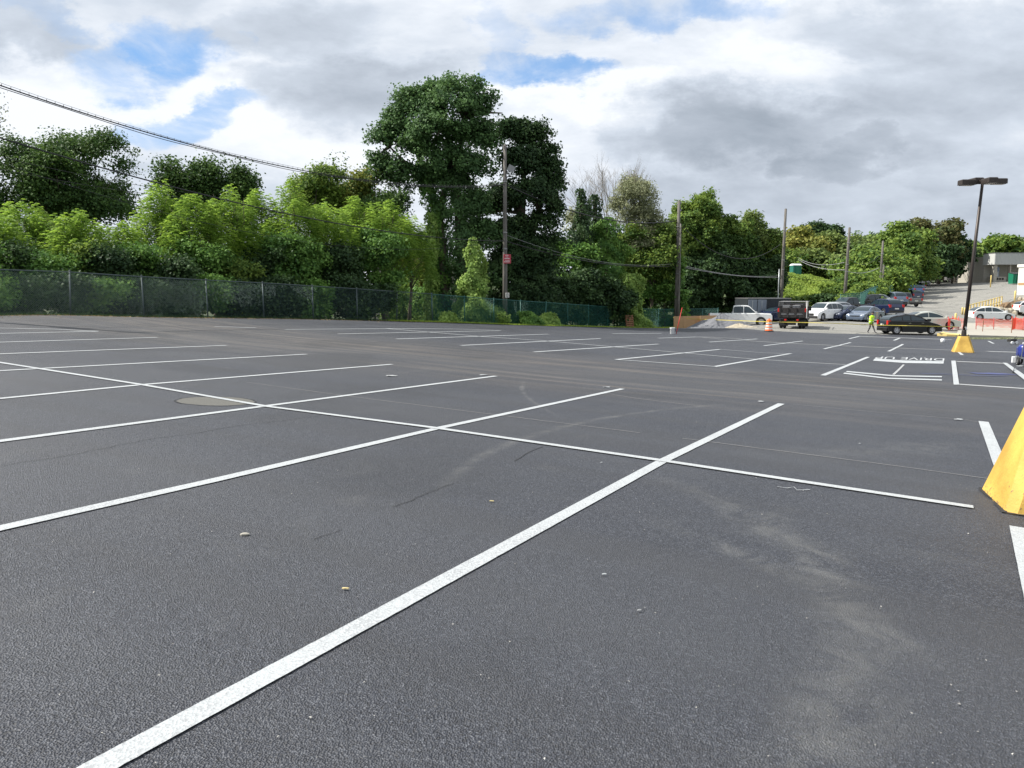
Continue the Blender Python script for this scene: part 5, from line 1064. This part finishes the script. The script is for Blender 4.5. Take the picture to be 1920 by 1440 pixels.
for i, (px, Y, tp, wd, lb) in enumerate([(1745,196,488,60,'tree with shade put into its black-green leaves, over the far trucks, left'),(1775,200,484,60,'tree with shade put into its black-green leaves, over the far trucks, middle'),(1812,204,482,60,'tree with shade put into its black-green leaves, behind the lamp post'),(1845,206,484,60,'tree with shade put into its black-green leaves, next to the loading dock'),(1880,200,490,70,'tree with shade put into its black-green leaves, behind the loading dock')]):
    T(px, Y, tp, wd, 540, 'far', 'leaf_dark', 'shaded_tree', lb, 'tree', 'dark trees at the top of the driveway', dens=1.6)  # these trees stand in shade, painted by the dark leaf colour
for i, (px, Y, tp, wd, mt, lb) in enumerate([(1555,94,560,70,'leaf_dark','dark bush low on the slope above the white cars'),(1600,92,552,70,'leaf_mid','green bush on the slope behind the dark pole foot'),(1632,98,535,70,'leaf_mid','green bush on the slope inside the hill fence'),(1570,100,535,70,'leaf_mid','pale green bush halfway up the slope'),(1668,120,520,60,'leaf_dark','dark bush behind the top of the hill fence'),(1500,97,570,60,'leaf_mid','bush at the foot of the bright slope')]):
    T(px, Y, tp, wd, 620, 'bush', mt, 'bush', lb, 'bush', 'bushes on the slope', dens=.9)
def slope_cover():
    rng = np.random.default_rng(4); n = 60000; px = rng.uniform(1462,1650,n); Y = rng.uniform(87,135,n); X = (px-960)/F*Y; z = gzv(X, Y); P = np.c_[X, Y, z+rng.uniform(0,.7,n)*(.4+.6*np.sin(X*1.1)*np.sin(Y*.8))]; Nn = unit(rng.normal(size=(n,3))*.5+np.array([-.1,-.3,.8])); v = np.clip(.5+.4*np.sin(X*.9+Y*.3)*np.cos(Y*.7)+rng.normal(size=n)*.2, 0, 1)
    tag(qmesh('vine_ground_cover', leaf_quads(P, Nn, .34, rng, .85), v, M['leaf_lime']), 'bright green vines covering the slope above the parked cars', 'ground cover', None, 'stuff')
slope_cover()
# ================= vehicles
k = car(4.05,1.72,1.46,'hatch','black_paint',.325,rails=True); place(k, gp(1704,57.5), R(1), 'black hatchback parked side-on by the end of the yellow kerb', 'car', 'parked cars')
k = car(4.7,1.8,1.45,'sedan','beige_paint',.33); place(k, gp(1738,65), R(-3), 'pale beige car behind the black hatchback', 'car', 'parked cars')
k = car(4.55,1.85,1.56,'hatch','white_paint',.36); place(k, gp(1857,90), R(-6), 'white crossover beyond the red safety mesh', 'car', 'parked cars')
k = car(4.6,1.85,1.62,'suv','white_paint',.35); place(k, gp(1940,98), R(-6), 'white car cut by the right edge, beyond the safety mesh', 'car', 'parked cars')
k = car(5.85,2.0,1.95,'pickup','white_paint',.42); place(k, gp(1387,75.5), R(-13), 'white crew-cab pickup truck behind the gravel heap', 'pickup truck')
k = dump_truck(); k.scale = (1,.95,.87); place(k, gp(1489,64.5), R(66), 'dark dump truck seen from behind with red lamps and a ladder rack', 'dump truck')
rows = [(1543,76,'suv','white_paint',215,'white car with its windscreen towards the camera, next to the dump truck'),(1560,80,'suv','silver_paint',215,'silver car second right of the dump truck'),(1583,77,'sedan','navy_paint',215,'dark sedan third right of the dump truck'),(1590,84,'pickup','black_paint',205,'black pickup behind the dark sedan'),
        (1622,76,'sedan','slate_paint',222,'slate-blue sedan facing the camera behind the worker'),(1626,90,'suv','black_paint',205,'black car behind the slate-blue sedan'),(1655,85,'suv','navy_paint',100,'navy car just above the black hatchback roof'),(1668,98,'suv','slate_paint',98,'slate car with a red tail lamp halfway up the row'),
        (1693,108,'pickup','grey_paint',98,'grey pickup halfway up the hill row'),(1703,121,'suv','navy_paint',98,'navy car near the top of the hill row'),(1707,135,'suv','blue_paint',98,'blue car at the top of the hill row'),(1713,150,'sedan','slate_paint',98,'slate sedan, last of the cars beside the hill fence'),(1640,93,'sedan','silver_paint',100,'silver sedan glimpsed between the slate-blue and navy cars'),(1726,172,'sedan','silver_paint',210,'silver sedan at the top of the driveway before the yellow truck'),(1455,83,'sedan','navy_paint',200,'dark blue car hidden between the white pickup and the dump truck')]
proto = {}
for px, Y, st, pt, hd, lb in rows:
    dims = {'suv': (4.6,1.86,1.68,.36), 'sedan': (4.65,1.8,1.45,.33), 'pickup': (5.6,1.95,1.9,.4)}[st]
    k = car(dims[0],dims[1],dims[2],st,pt,dims[3]); place(k, gp(px, Y), R(hd), lb, 'pickup truck' if st == 'pickup' else 'car', 'parked cars')
k = box_truck('yellow_paint','white_paint'); place(k, gp(1727,186), R(200), 'tan box truck under the trees at the top of the driveway', 'truck', 'trucks at the top of the driveway')
k = box_truck('white_paint','navy_paint'); place(k, gp(1748,190), R(245), 'white truck with a blue cab at the top of the driveway', 'truck', 'trucks at the top of the driveway')
k = box_truck('silver_paint','navy_paint'); place(k, gp(1764,194), R(245), 'grey truck with a blue cab, right of the white one', 'truck', 'trucks at the top of the driveway')
# orange lift arm of the far machine
ex = gp(1765,192); t = empty('lift_truck', ex+Vector((0,-4,0)), R(10), 'orange boom machine between the far trucks', 'lift'); m = MB(); m.bbox(-1.4,1.4,-.8,.8,.6,1.5,.06); m.build('chassis', M['steel_grey'], t); m = MB(); m.tube([(1.2,0,1.4),(-1.5,0,2.9),(-3.6,0,3.0)], [.22,.2,.16], 8); m.build('boom', M['orange_paint'], t, True); m = MB(); m.bbox(-.9,.5,-.7,.7,1.5,2.2,.05); m.build('cabin', M['orange_paint'], t)
for x in (-.9,.9):
    for s in (-1,1): wheel(t, x, s*.8, .42, .3)
# container
cc = gp(1441,84); t = empty('storage_container', cc, R(-3), 'grey-blue storage container with a dark side behind the white pickup', 'container'); L2, Wd, hh = 4.6, 2.4, 2.45
m = MB(); m.box(-L2/2,L2/2,0,6.0,.1,hh)
for i in range(30): x = -L2/2+.08+i*L2/30; m.box(x, x+.07, -.03, 0, .15, hh-.05)
m.build('body', M['slate_steel'], t)
M['door_grey'] = pbr('door_greyblue', (.17,.20,.24), .5, .2, .15, 2)
for i in range(2): m = MB(); m.bbox(-L2/2+.05+i*1.0, -L2/2+1.0+i*1.0, -.09, -.035, .2, hh-.1, .02); d_ = m.build('door', M['door_grey'], t); m = MB(); m.tube([(-L2/2+.5+i*1.0,-.12,.3),(-L2/2+.5+i*1.0,-.12,hh-.2)], .02, 6); m.build('lock_bar', M['galv'], d_)
m = MB(); m.box(-L2/2-.02,L2/2+.02,-.05,6.0,hh+.003,hh+.08); m.build('roof', M['steel_grey'], t)
# ================= gravel, plywood, pallet, barrel, bucket, tape
def mound(name, px, Y, rx, ry, h, mat, label, cat, seed, kind=None, flat=1.0):
    b = gp(px, Y); rng = np.random.default_rng(seed); vs = []; fs = []; n, mm = 40, 12
    ph = rng.uniform(0, 6, 6)
    for j in range(mm+1):
        q = 1-j/mm
        for k in range(n):
            a = 2*PI*k/n; e = 1+.12*math.sin(2*a+ph[0])+.07*math.sin(5*a+ph[1]); x, y = rx*q*e*math.cos(a), ry*q*e*math.sin(a); z = h*max(0, (1-q**flat))*(1+.12*math.sin(x*3+ph[2])*math.cos(y*3+ph[3]))+rng.normal()*.015
            vs.append((x,y,z+gz(b.x+x,b.y+y)-b.z-.04))
    for j in range(mm):
        for k in range(n): l = (k+1)%n; fs.append((j*n+k,j*n+l,(j+1)*n+l,(j+1)*n+k))
    fs.append(tuple(mm*n+k for k in range(n))); m = MB(); m.add(vs, fs); o = m.build(name, M[mat], None, False, False); o.location = b; return tag(o, label, cat, None, kind)
mound('gravel_pile', 1352, 68.5, 2.9, 1.7, 1.2, 'gravel', 'heap of grey gravel before the white pickup', 'gravel pile', 1, flat=1.2)
mound('gravel_pile', 1328, 66.5, 1.6, .9, .32, 'gravel', 'low spill of pale gravel at the left foot of the heap', 'gravel pile', 2); mound('gravel_pile', 1385, 67, 1.5, .8, .38, 'rock', 'low heap of pale broken stone at the right foot of the gravel', 'gravel pile', 3)
for i, (a, b, lb) in enumerate(((1263,1281,'plywood sheet with a tilted edge nearest the thick pole'),(1281.5,1313,'middle plywood sheet behind the gravel heap'),(1313.5,1345,'right plywood sheet half hidden by the gravel heap'))):
    Y = 71.5; A, B = gp(a, Y), gp(b, Y+.6*i); wd = (B-A).length; m = MB(); m.box(0, wd, -.02, .02, 0, 1.12, Matrix.Rotation(-.10,4,'X')); o = m.build('plywood_sheet', M['plywood']); o.location = A; o.rotation_euler = (0,0,math.atan2(B.y-A.y,B.x-A.x)); tag(o, lb, 'plywood', 'plywood sheets')
pa = gp(1182, 66.8); t = empty('pallet', pa, R(35), 'brown wooden pallet leaning on the green fence', 'pallet')
for i in range(7): m = MB(); m.box(-.42,.42,-.02,0,.02+i*.16,.12+i*.16, Matrix.Rotation(-.15,4,'X')); m.build('slat', M['brown_wood'], t)
for x in (-.38,0,.38): m = MB(); m.box(x-.04,x+.04,.003,.1,.0,1.12, Matrix.Rotation(-.15,4,'X')); m.build('bearer', M['brown_wood'], t)
bp_ = gp(1441.5, 57.5); t = empty('traffic_barrel', bp_, 0, 'orange traffic barrel with white bands before the dump truck', 'traffic barrel'); t.scale = (.85,.85,.85)
m = MB(); m.lathe([(.36,.0),(.36,.08),(.30,.09),(.295,.34),(.27,.36),(.265,.60),(.245,.62),(.24,.84),(.21,.87),(.20,.98),(.16,1.02),(0,1.03)], 24); m.build('drum', M['orange'], t, False)
for z, r0, r1 in ((.24,.3015,.2985),(.48,.2715,.2695),(.72,.2475,.2455)): m = MB(); m.lathe([(r0,z-.07),(r1,z+.07)], 24, closed=False); m.build('reflective_band', M['retro'], t, False, False)
m = MB(); m.box(-.06,.06,-.02,.02,1.03,1.11); m.build('handle', M['orange'], t); m = MB(); m.lathe([(.40,0),(.42,.03),(.36,.07)], 20); m.build('base_ring', M['rubber'] if 'rubber' in M else M['tyre'], t)
bq = ground(1260.5, 626.5); t = empty('bucket', bq, 0, 'white plastic bucket standing on the asphalt by the thick pole', 'bucket')
m = MB(); m.lathe([(.125,0),(.145,.02),(.155,.36),(.17,.37),(.17,.40),(.155,.41)], 20); m.build('pail', M['white_plastic'], t, True); m = MB(); m.lathe([(.0,.412),(.172,.414),(.18,.42),(.18,.44),(0,.445)], 20); m.build('lid', M['white_plastic'], t)
rt_ = at(1279, 577, bq.y+.35); m = MB(); m.tube([Vector((0,0,0)), rt_-(bq+Vector((.28,.1,0)))], .022, 8); o = m.build('red_pole', M['red_plastic'], None, True); o.location = bq+Vector((.28,.1,0)); tag(o, 'red pole leaning up beside the white bucket', 'pole')
def tape():
    pts = [(1262,595.5,73),(1300,598,71),(1340,599.5,68),(1385,601.2,63),(1441,603.3,57),(1500,604.5,56),(1560,606,55.3),(1632,609.3,54.6),(1700,610.5,54.3),(1760,612,55),(1795,612.5,56)]
    P = [at(*q) for q in pts]; path = []
    for a, b in zip(P, P[1:]): path += [a.lerp(b, i/8) for i in range(8)]
    path.append(P[-1]); m = MB(); R_ = []
    for i, p in enumerate(path): tw = .35*math.sin(i*.33)+.2*math.sin(i*.9); u = Vector((0, math.sin(tw), math.cos(tw)))*.024; n = Vector((0,math.cos(tw),-math.sin(tw)))*.001; R_.append([p+u-n, p+u+n, p-u+n, p-u-n])
    m.loft(R_); tag(m.build('caution_tape', M['tape']), 'yellow caution tape strung across the far edge of the lot', 'caution tape')
    b = MB()
    for i in range(4, len(path)-1, 2): p = path[i]; tw = .35*math.sin(i*.33)+.2*math.sin(i*.9); 
tape()
# ================= pavement, kerb, safety mesh, rail, boulders
def slab(name, pts, h, mat):
    P = [ground(*q) for q in pts]; n = len(P); m = MB(); m.add([(p.x,p.y,p.z+h) for p in P]+[(p.x,p.y,p.z-.2) for p in P], [tuple(range(n))]+[(i,n+i,n+(i+1)%n,(i+1)%n) for i in range(n)]); return tag(m.build(name, M[mat]), kind='structure')
slab('pavement', [(1792,631.2),(1835,632.2),(1880,633.6),(1935,635.2),(1935,611),(1880,609.5),(1832,608),(1803,607.5)], .13, 'concrete')
def kerb(pts, wd, h, mat, name='kerb'):
    P = [ground(*q) for q in pts]; m = MB(); R_ = []
    for i, p in enumerate(P): d = (P[min(i+1,len(P)-1)]-P[max(i-1,0)]).to_2d().normalized(); n = Vector((-d.y,d.x)); a = p.to_2d()+n*wd; R_.append([(p.x,p.y,p.z-.1),(p.x,p.y,p.z+h-.02),(p.x+n.x*.02,p.y+n.y*.02,p.z+h),(a.x,a.y,p.z+h),(a.x,a.y,p.z-.1)])
    m.loft(R_); return tag(m.build(name, M[mat]), kind='structure')
M['kerb_yellow'] = pbr('kerb_yellow', (.72,.55,.20), .8, 0, .2, 2)
kerb([(1757,629.2),(1775,630.4),(1797,631.4),(1820,632.2)], 3.2, .16, 'kerb_yellow'); kerb([(1816,632.2),(1850,633),(1890,634.2),(1935,635.8)], .25, .17, 'concrete')
wd_ = [(np.array(ground(1820+i*16,636.3)[:2]), np.array(ground(1820+i*16,634.2)[:2])) for i in range(8)]; blades('roadside_weeds', wd_, 2600, .14, .03, 'leaf_olive', 1, label='dry weeds along the kerb at right')
def mesh_panel(name, pts, h, label, mat='red_mesh', posts=True, pitch=.11, r=.012, lift=0.):
    P = [gp(*q) for q in pts]; O = P[0]; t = empty(name, O, 0, label, 'safety fence', 'red safety fencing'); m = MB(); rng = np.random.default_rng(8)
    for a, b in zip(P, P[1:]):
        L_ = (b-a).length; n = int(L_/pitch)
        for i in range(n): p = a.lerp(b, (i+.5)/n)-O; s = .06*math.sin(i*.7); m.box(p.x-r,p.x+r,p.y-.004,p.y+.004,p.z+lift+.1+s,p.z+lift+h+s*.6)
        for j in range(int(h/.13)+1): z = lift+.1+j*.13; m.tube([a-O+Vector((0,.006,z)), a.lerp(b,.5)-O+Vector((0,.006,z-.06)), b-O+Vector((0,.006,z))], r*.9, 4, False)
    m.build('mesh', M[mat], t, False, False)
    if posts:
        for i, p in enumerate(P): q = MB(); p_ = p-O; q.tube([p_+Vector((0,0,0)), p_+Vector((rng.normal()*.04,0,h+lift+.15))], .03, 6); q.build('post', M['red_plastic'], t, True)
mesh_panel('safety_fence', [(1778,63),(1786,66),(1797,65),(1812,64.5)], 1.0, 'red safety mesh bunched behind the pale beige car')
mesh_panel('safety_fence', [(1830,66),(1863,67.5),(1897,68)], .7, 'red safety mesh sagging before the white crossover', lift=.35); mesh_panel('safety_fence', [(1897,68),(1903,71),(1918,69),(1935,68)], 1.25, 'red safety mesh bunched at the right edge')
for px, Y, h in ((1842,62.5,1.0),(1896,62,1.5)): b = gp(px, Y); m = MB(); m.tube([(0,0,0),(.02,0,h)], .03, 6); m.lathe([(.03,h),(.0,h+.03)], 6, c=(.02,0,0)); o = m.build('stake', M['brown_wood'], None); o.location = b; tag(o, 'thin dark stake at the kerb %s' % ('under the white crossover' if px < 1850 else 'near the right edge'), 'stake', 'kerb stakes')
for px, Y, tp, lb in ((1791,79,587,'yellow bollard left of the lamp post, above the safety mesh'),(1804,96,576,'yellow bollard just left of the lamp post, farther up the drive'),(1808.5,97,577,'second yellow bollard of the pair left of the lamp post'),(1902,104,545,'yellow bollard by the corner of the white wall'),(1857,150,516,'pale bollard by the loading dock')):
    b = gp(px, Y); h = max(.9, zat(px, tp, Y)-b.z); m = MB(); m.lathe([(.10,0),(.10,h-.06),(.07,h-.01),(0,h)], 14); o = m.build('bollard', M['kerb_yellow'], None, True); o.location = b; tag(o, lb, 'bollard', 'bollards')
def guard_rail():
    a, b = gp(1812,92), gp(1877,101); za, zb_ = zat(1812,584,92), zat(1877,566,101); t = empty('guard_rail', (a.x,a.y,za-.4), 0, 'pale guard rail with many posts climbing behind the white crossover', 'railing'); O = t.location; n = 13; za -= .0
    for i in range(n):
        q = i/(n-1); p = Vector((a.x+(b.x-a.x)*q, a.y+(b.y-a.y)*q, za+(zb_-za)*q))-O; m = MB(); m.bbox(p.x-.05,p.x+.05,p.y-.05,p.y+.05,p.z-.9,p.z+.75,.01); m.build('post', M['kerb_yellow'], t)
    for dz_ in (.68,.05): m = MB(); A = Vector((a.x,a.y,za+dz_))-O; B = Vector((b.x,b.y,zb_+dz_))-O; m.tube([A,B], .055, 6); m.build('rail', M['kerb_yellow'], t)
guard_rail()
def bank():
    m = MB(); rng = np.random.default_rng(2); vs = []; n = 26; L_ = [(1806,590,93),(1945,590,98)]; top = [(1812,582,96),(1945,556,106)]
    for j in range(8):
        for i in range(n+1):
            q = i/n; a = at(*[L_[0][k]*(1-q)+L_[1][k]*q for k in range(3)]); b = at(*[top[0][k]*(1-q)+top[1][k]*q for k in range(3)]); a.z = gz(a.x,a.y)-.3; p = a.lerp(b, j/7); p += Vector(rng.normal(size=3)*.10); vs.append(p)
    m.add(vs, [(j*(n+1)+i,j*(n+1)+i+1,(j+1)*(n+1)+i+1,(j+1)*(n+1)+i) for j in range(7) for i in range(n)]); tag(m.build('earth_bank', M['dirt'], None, False, False), kind='structure')
bank()
rk = np.random.default_rng(6); names = ['first','second','third','fourth','fifth','sixth','seventh','eighth','ninth','tenth']
for i, (px, py) in enumerate([(1817,584),(1822,583),(1873,581),(1878,584),(1884,583),(1889,586),(1894,582),(1898,587),(1912,560),(1917,563)]):
    Y = 94.5 if i < 8 else 104; p = at(px, py, Y); m = MB(); s = .45+.2*rk.uniform(); ring = lambda z, q: [(s*q*math.cos(2*PI*k/8)*(1+.15*math.sin(k*2.3+i)), s*.8*q*math.sin(2*PI*k/8), z) for k in range(8)]
    m.loft([ring(-s*.9,.7), ring(-s*.3,1.0), ring(s*.2,.95), ring(s*.6,.5)]); o = m.build('boulder', M['rock'], None); o.location = p; o.rotation_euler = (0,0,rk.uniform(0,3)); tag(o, 'pale boulder on the earth bank behind the white crossover, %s from the left' % names[i], 'boulder', 'boulders on the earth bank')
# ================= buildings
def dock():
    Y = 171; a = at(1866, 527, Y); z0 = a.z-.2; k = Y/F; X = lambda px: (px-1863)*k*.985; Z = lambda py: zat(1890, py, Y)-z0; x0 = at(1863,500,Y).x; t = empty('loading_dock_building', (x0, Y, z0), 0, 'grey loading dock with a ribbed metal canopy at the top of the driveway', 'building')
    m = MB(); x1 = X(2010); m.box(X(1866), x1, 4.0, 14, -.5, Z(480)); m.build('wall', M['concrete'], t)
    m = MB(); m.box(X(1863), x1, -.2, 4.0, Z(496), Z(475)); 
    x = X(1863)+.05
    while x < x1: m.box(x, x+.10, -.28, -.2, Z(496), Z(475)-.02); x += .30
    m.build('canopy', M['canopy_pale'], t); m = MB(); m.box(X(1862.5), x1, -.3, 4.2, Z(475)+.003, Z(475)+.15); m.build('roof_edge', M['steel_grey'], t)
    for px in (1866,1896): m = MB(); m.box(X(px), X(px+ (6 if px < 1870 else 2)), .3, 1.3, -.5, Z(496)-.003); m.build('pillar', M['concrete'], t)
    m = MB(); m.box(X(1873), X(1894), .9, 3.98, -.5, Z(519)); m.build('platform', M['concrete'], t)
    m = MB(); m.box(X(1880), X(1893), 3.5, 3.97, Z(519), Z(500)); d = m.build('dock_door', M['slate_paint'], t); m = MB(); m.bbox(X(1881), X(1891), 3.3, 3.48, Z(518), Z(508.5), .04); m.build('door_panel', M['white_plastic'], t)
    for px in (1875,1880,1885): m = MB(); m.box(X(px), X(px+3), .78, .89, .5, .9); m.build('dock_bumper', M['tyre'], t)
    g = empty('dumpster', gp(1903.5,158), R(-4), 'green dumpster standing before the loading dock', 'dumpster'); m = MB(); m.loft([[(-.95,-.8,.12),(.95,-.8,.12),(.95,.8,.12),(-.95,.8,.12)],[(-1.0,-.95,2.0),(1.0,-.95,2.0),(1.0,.9,2.3),(-1.0,.9,2.3)]]); 
    for xx in (-.6,-.2,.2,.6): m.box(xx-.04,xx+.04,-1.02,-.86,.3,1.9)
    m.build('bin', M['green_bin'], g); m = MB(); m.add([(-1.03,-1.0,2.05),(1.03,-1.0,2.05),(1.03,.95,2.36),(-1.03,.95,2.36),(-1.03,-1.0,2.12),(1.03,-1.0,2.12),(1.03,.95,2.43),(-1.03,.95,2.43)],[(3,2,1,0),(4,5,6,7),(0,1,5,4),(1,2,6,5),(2,3,7,6),(3,0,4,7)]); m.build('lid', M['black_plastic'], g)
    m = MB(); m.box(.1,.6,-1.045,-1.02,1.25,1.6); m.build('sticker', M['retro'], g)
dock()
def white_wall():
    a = gp(1906.5,116); zt = zat(1912,496,116); B = Vector((a.x+11, a.y-24)); d = (B-a.to_2d()).normalized(); t = empty('warehouse', (a.x,a.y,a.z), math.atan2(d.y,d.x), 'cream painted building wall at the right edge above the earth bank', 'building'); h = zt-a.z
    m = MB(); m.box(0,26,0,18,-3,h-.4); m.build('wall', M['wall_white'], t); m = MB(); m.box(-.15,26.1,-.15,18,h-.397,h); m.build('parapet', M['wall_white'], t)
    m = MB(); m.box(.1,26,-.06,-.003,1.4,1.75); m.build('stripe', M['plywood'], t)
white_wall()
tp = gp(1491, 128); t = empty('portable_toilet', Vector((tp.x,tp.y,zat(1491,511,128))), R(10), 'green portable toilet cabin with a white roof on the far slope', 'portable toilet')
m = MB(); m.bbox(-.75,.75,-.6,.6,-.6,1.15,.05); m.build('cabin', M['teal'], t); m = MB(); m.loft([[(-.82,-.66,1.153),(.82,-.66,1.153),(.82,.66,1.153),(-.82,.66,1.153)],[(-.55,-.4,1.42),(.55,-.4,1.42),(.55,.4,1.42),(-.55,.4,1.42)]]); m.build('roof', M['white_plastic'], t); m = MB(); m.box(-.35,.35,-.64,-.603,-.5,1.0); dd_ = m.build('door', M['green_bin'], t)
# ================= line striping machine and small things at the right edge
sm = ground(1921, 688); sm = Vector((sm.x+.75, sm.y+1.2, 0)); sm.z = gz(sm.x, sm.y); t = empty('line_marking_machine', sm, R(70), 'blue line marking machine half cut by the right edge', 'machine')
for x, y in ((-.35,.28),(-.35,-.28),(.45,0)): wheel(t, x, y if y else .001, .17, .09)
m = MB(); m.box(-.45,.5,-.2,.2,.28,.33); m.tube([(-.4,.2,.3),(-.75,.22,.95),(-.95,.22,1.02)], .018, 6); m.tube([(-.4,-.2,.3),(-.75,-.22,.95),(-.95,-.22,1.02)], .018, 6); m.tube([(-.95,-.24,1.02),(-.95,.24,1.02)], .018, 6); m.build('frame', M['galv'], t)
m = MB(); m.lathe([(.0,.34),(.22,.35),(.25,.42),(.25,.72),(.2,.82),(0,.85)], 18, c=(-.05,0,0)); m.build('tank', M['blue_machine'], t, True); m = MB(); m.bbox(.2,.55,-.17,.17,.36,.72,.05); m.build('engine_cover', M['blue_machine'], t)
m = MB(); m.lathe([(.0,.852),(.1,.86),(.1,.92),(0,.93)], 12, c=(-.05,0,0)); m.build('filler_cap', M['white_plastic'], t); m = MB(); m.bbox(.5,.62,.1,.3,.05,.3,.02); m.build('spray_nozzle', M['white_plastic'], t)
hA = at(1909,664,sm.y); hB = ground(1898.5,700); m = MB(); m.tube([Vector((0,0,0)), (hB-hA)*.4+Vector((-.02,0,-.12)), (hB-hA)*.8+Vector((.0,0,-.04)), hB-hA+Vector((0,0,.02))], .012, 6); o = m.build('hose', M['wire'], None, True); o.location = hA; tag(o, 'thin black hose hanging from the blue machine to the asphalt', 'hose')
sg_ = ground(1897,645); t = empty('hand_cart', sg_, R(20), 'tiny black hand cart with white wheels near the kerb at right', 'cart'); m = MB(); m.bbox(-.28,.28,-.15,.15,.16,.34,.03); m.tube([(.2,0,.34),(.38,0,.5)], .02, 6); m.build('tray', M['black_plastic'], t)
for x in (-.18,.2): m = MB(); m.lathe([(.0,-.04),(.10,-.04),(.10,.04),(.0,.04)], 14, 'y', c=(x,-.17,.10)); m.build('wheel', M['white_plastic'], t)
bq = ground(1767.5, 641.8); m = MB(); m.lathe([(.11,0),(.13,.02),(.14,.2),(.1,.24),(0,.245)], 16); o = m.build('paint_pot', M['white_plastic'], None, True); o.location = bq; tag(o, 'small white pot on the asphalt left of the far lamp base', 'pot')
# ================= the worker
def worker():
    b = gp(1632.5, 57.5); root = empty('person', b, R(-65), 'person in a lime hi-vis jacket walking beside the black hatchback', 'person')
    J = {'pel':(0,0,.90,.125),'sp1':(.02,0,1.08,.125),'ch':(.05,0,1.28,.15),'nk':(.07,0,1.44,.06),'hd0':(.09,0,1.53,.082),'hd1':(.10,0,1.64,.085)}
    E_ = [('pel','sp1'),('sp1','ch'),('ch','nk'),('nk','hd0'),('hd0','hd1')]
    for s, n, kx, fx in ((1,'l',.20,.34),(-1,'r',-.02,-.22)):
        J['hip'+n] = (0,s*.09,.86,.095); J['kn'+n] = (kx*.75,s*.10,.47,.062); J['an'+n] = (fx,s*.10,.09,.045); J['to'+n] = (fx+.17,s*.12,.04,.035); E_ += [('pel','hip'+n),('hip'+n,'kn'+n),('kn'+n,'an'+n),('an'+n,'to'+n)]
        ax = -.22 if s > 0 else .24
        J['sh'+n] = (.05,s*.19,1.36,.065); J['el'+n] = (.05+ax*.5,s*.27,1.10,.047); J['wr'+n] = (.05+ax*1.1,s*.24,.88,.03); J['pm'+n] = (.05+ax*1.2,s*.235,.81,.032); E_ += [('ch','sh'+n),('sh'+n,'el'+n),('el'+n,'wr'+n),('wr'+n,'pm'+n)]
        for f_, (dy, ln) in enumerate(((-.03,.075),(-.01,.085),(.01,.08),(.028,.065))): J['f%d%s' % (f_,n)] = (.05+ax*1.25+dy,s*.225,.81-ln,.009); E_.append(('pm'+n,'f%d%s' % (f_,n)))
        J['th'+n] = (.05+ax*1.25+.045,s*.22,.80,.010); E_.append(('wr'+n,'th'+n))
    keys = list(J); me = bpy.data.meshes.new('body'); me.from_pydata([J[k][:3] for k in keys], [(keys.index(a),keys.index(c)) for a, c in E_], []); me.materials.append(M['dark_cloth']); o = bpy.data.objects.new('body', me); C.objects.link(o); o.parent = root
    sk = o.modifiers.new('skin','SKIN'); me.skin_vertices.new() if not me.skin_vertices else None
    for i, k in enumerate(keys): me.skin_vertices[0].data[i].radius = (J[k][3],)*2; me.skin_vertices[0].data[i].use_root = (i == 0)
    ss = o.modifiers.new('sub','SUBSURF'); ss.levels = 1; ss.render_levels = 2
    m = MB(); ring = lambda x,y,z,rx,ry: [(x+rx*math.cos(2*PI*k/16), y+ry*math.sin(2*PI*k/16), z) for k in range(16)]
    m.loft([ring(.0,0,.78,.17,.205), ring(.0,0,.92,.165,.205), ring(.02,0,1.1,.165,.205), ring(.05,0,1.3,.17,.225), ring(.06,0,1.41,.12,.17), ring(.07,0,1.46,.075,.085)]); m.build('jacket', M['hivis'], root, True)
    for s, n in ((1,'l'),(-1,'r')):
        q = [Vector(J[k+n][:3]) for k in ('sh','el','wr')]; m = MB(); m.tube([q[0]+Vector((0,-s*.03,.02)), q[0].lerp(q[1],.5), q[1], q[2].lerp(q[1],.15)], [.09,.08,.068,.052], 12); m.build('sleeve', M['hivis'], root, True)
    m = MB()
    for z in (.95,1.18): m.lathe([(.218,z-.025),(.218,z+.025)], 18, c=(.02,0,0), closed=False)
    m.v = [(x*.85,y,z) for x,y,z in m.v]; m.build('reflective_stripe', M['retro'], root, False, False)
    m = MB(); m.lathe([(.0,-.13),(.055,-.12),(.082,-.06),(.095,.02),(.088,.09),(.05,.13),(0,.14)], 16, c=(.10,0,1.63)); m.add([(.185,-.015,1.62),(.185,.015,1.62),(.215,0,1.60),(.19,0,1.655)], [(0,1,2),(0,2,3),(1,3,2),(0,3,1)]); hd = m.build('head', M['skin'], root, True)
    for s in (-1,1): e = MB(); e.lathe([(0,-.012),(.011,0),(0,.012)], 8, c=(.183,s*.033,1.645)); e.build('eye', M['black_plastic'], hd); e = MB(); e.lathe([(0,-.03),(.02,0),(0,.03)], 8, c=(.10,s*.092,1.63)); e.build('ear', M['skin'], hd)
    e = MB(); e.box(.172,.180,-.025,.025,1.567,1.575); e.build('mouth', M['red_lens'], hd)
    root.scale = (.9,.9,.9)
    m = MB(); m.lathe([(.104,-.01),(.105,.04),(.085,.10),(.04,.135),(0,.14)], 16, c=(.095,0,1.67)); m.box(.16,.27,-.06,.06,1.655,1.668); m.build('cap', M['dark_cloth'], root, True)
worker()
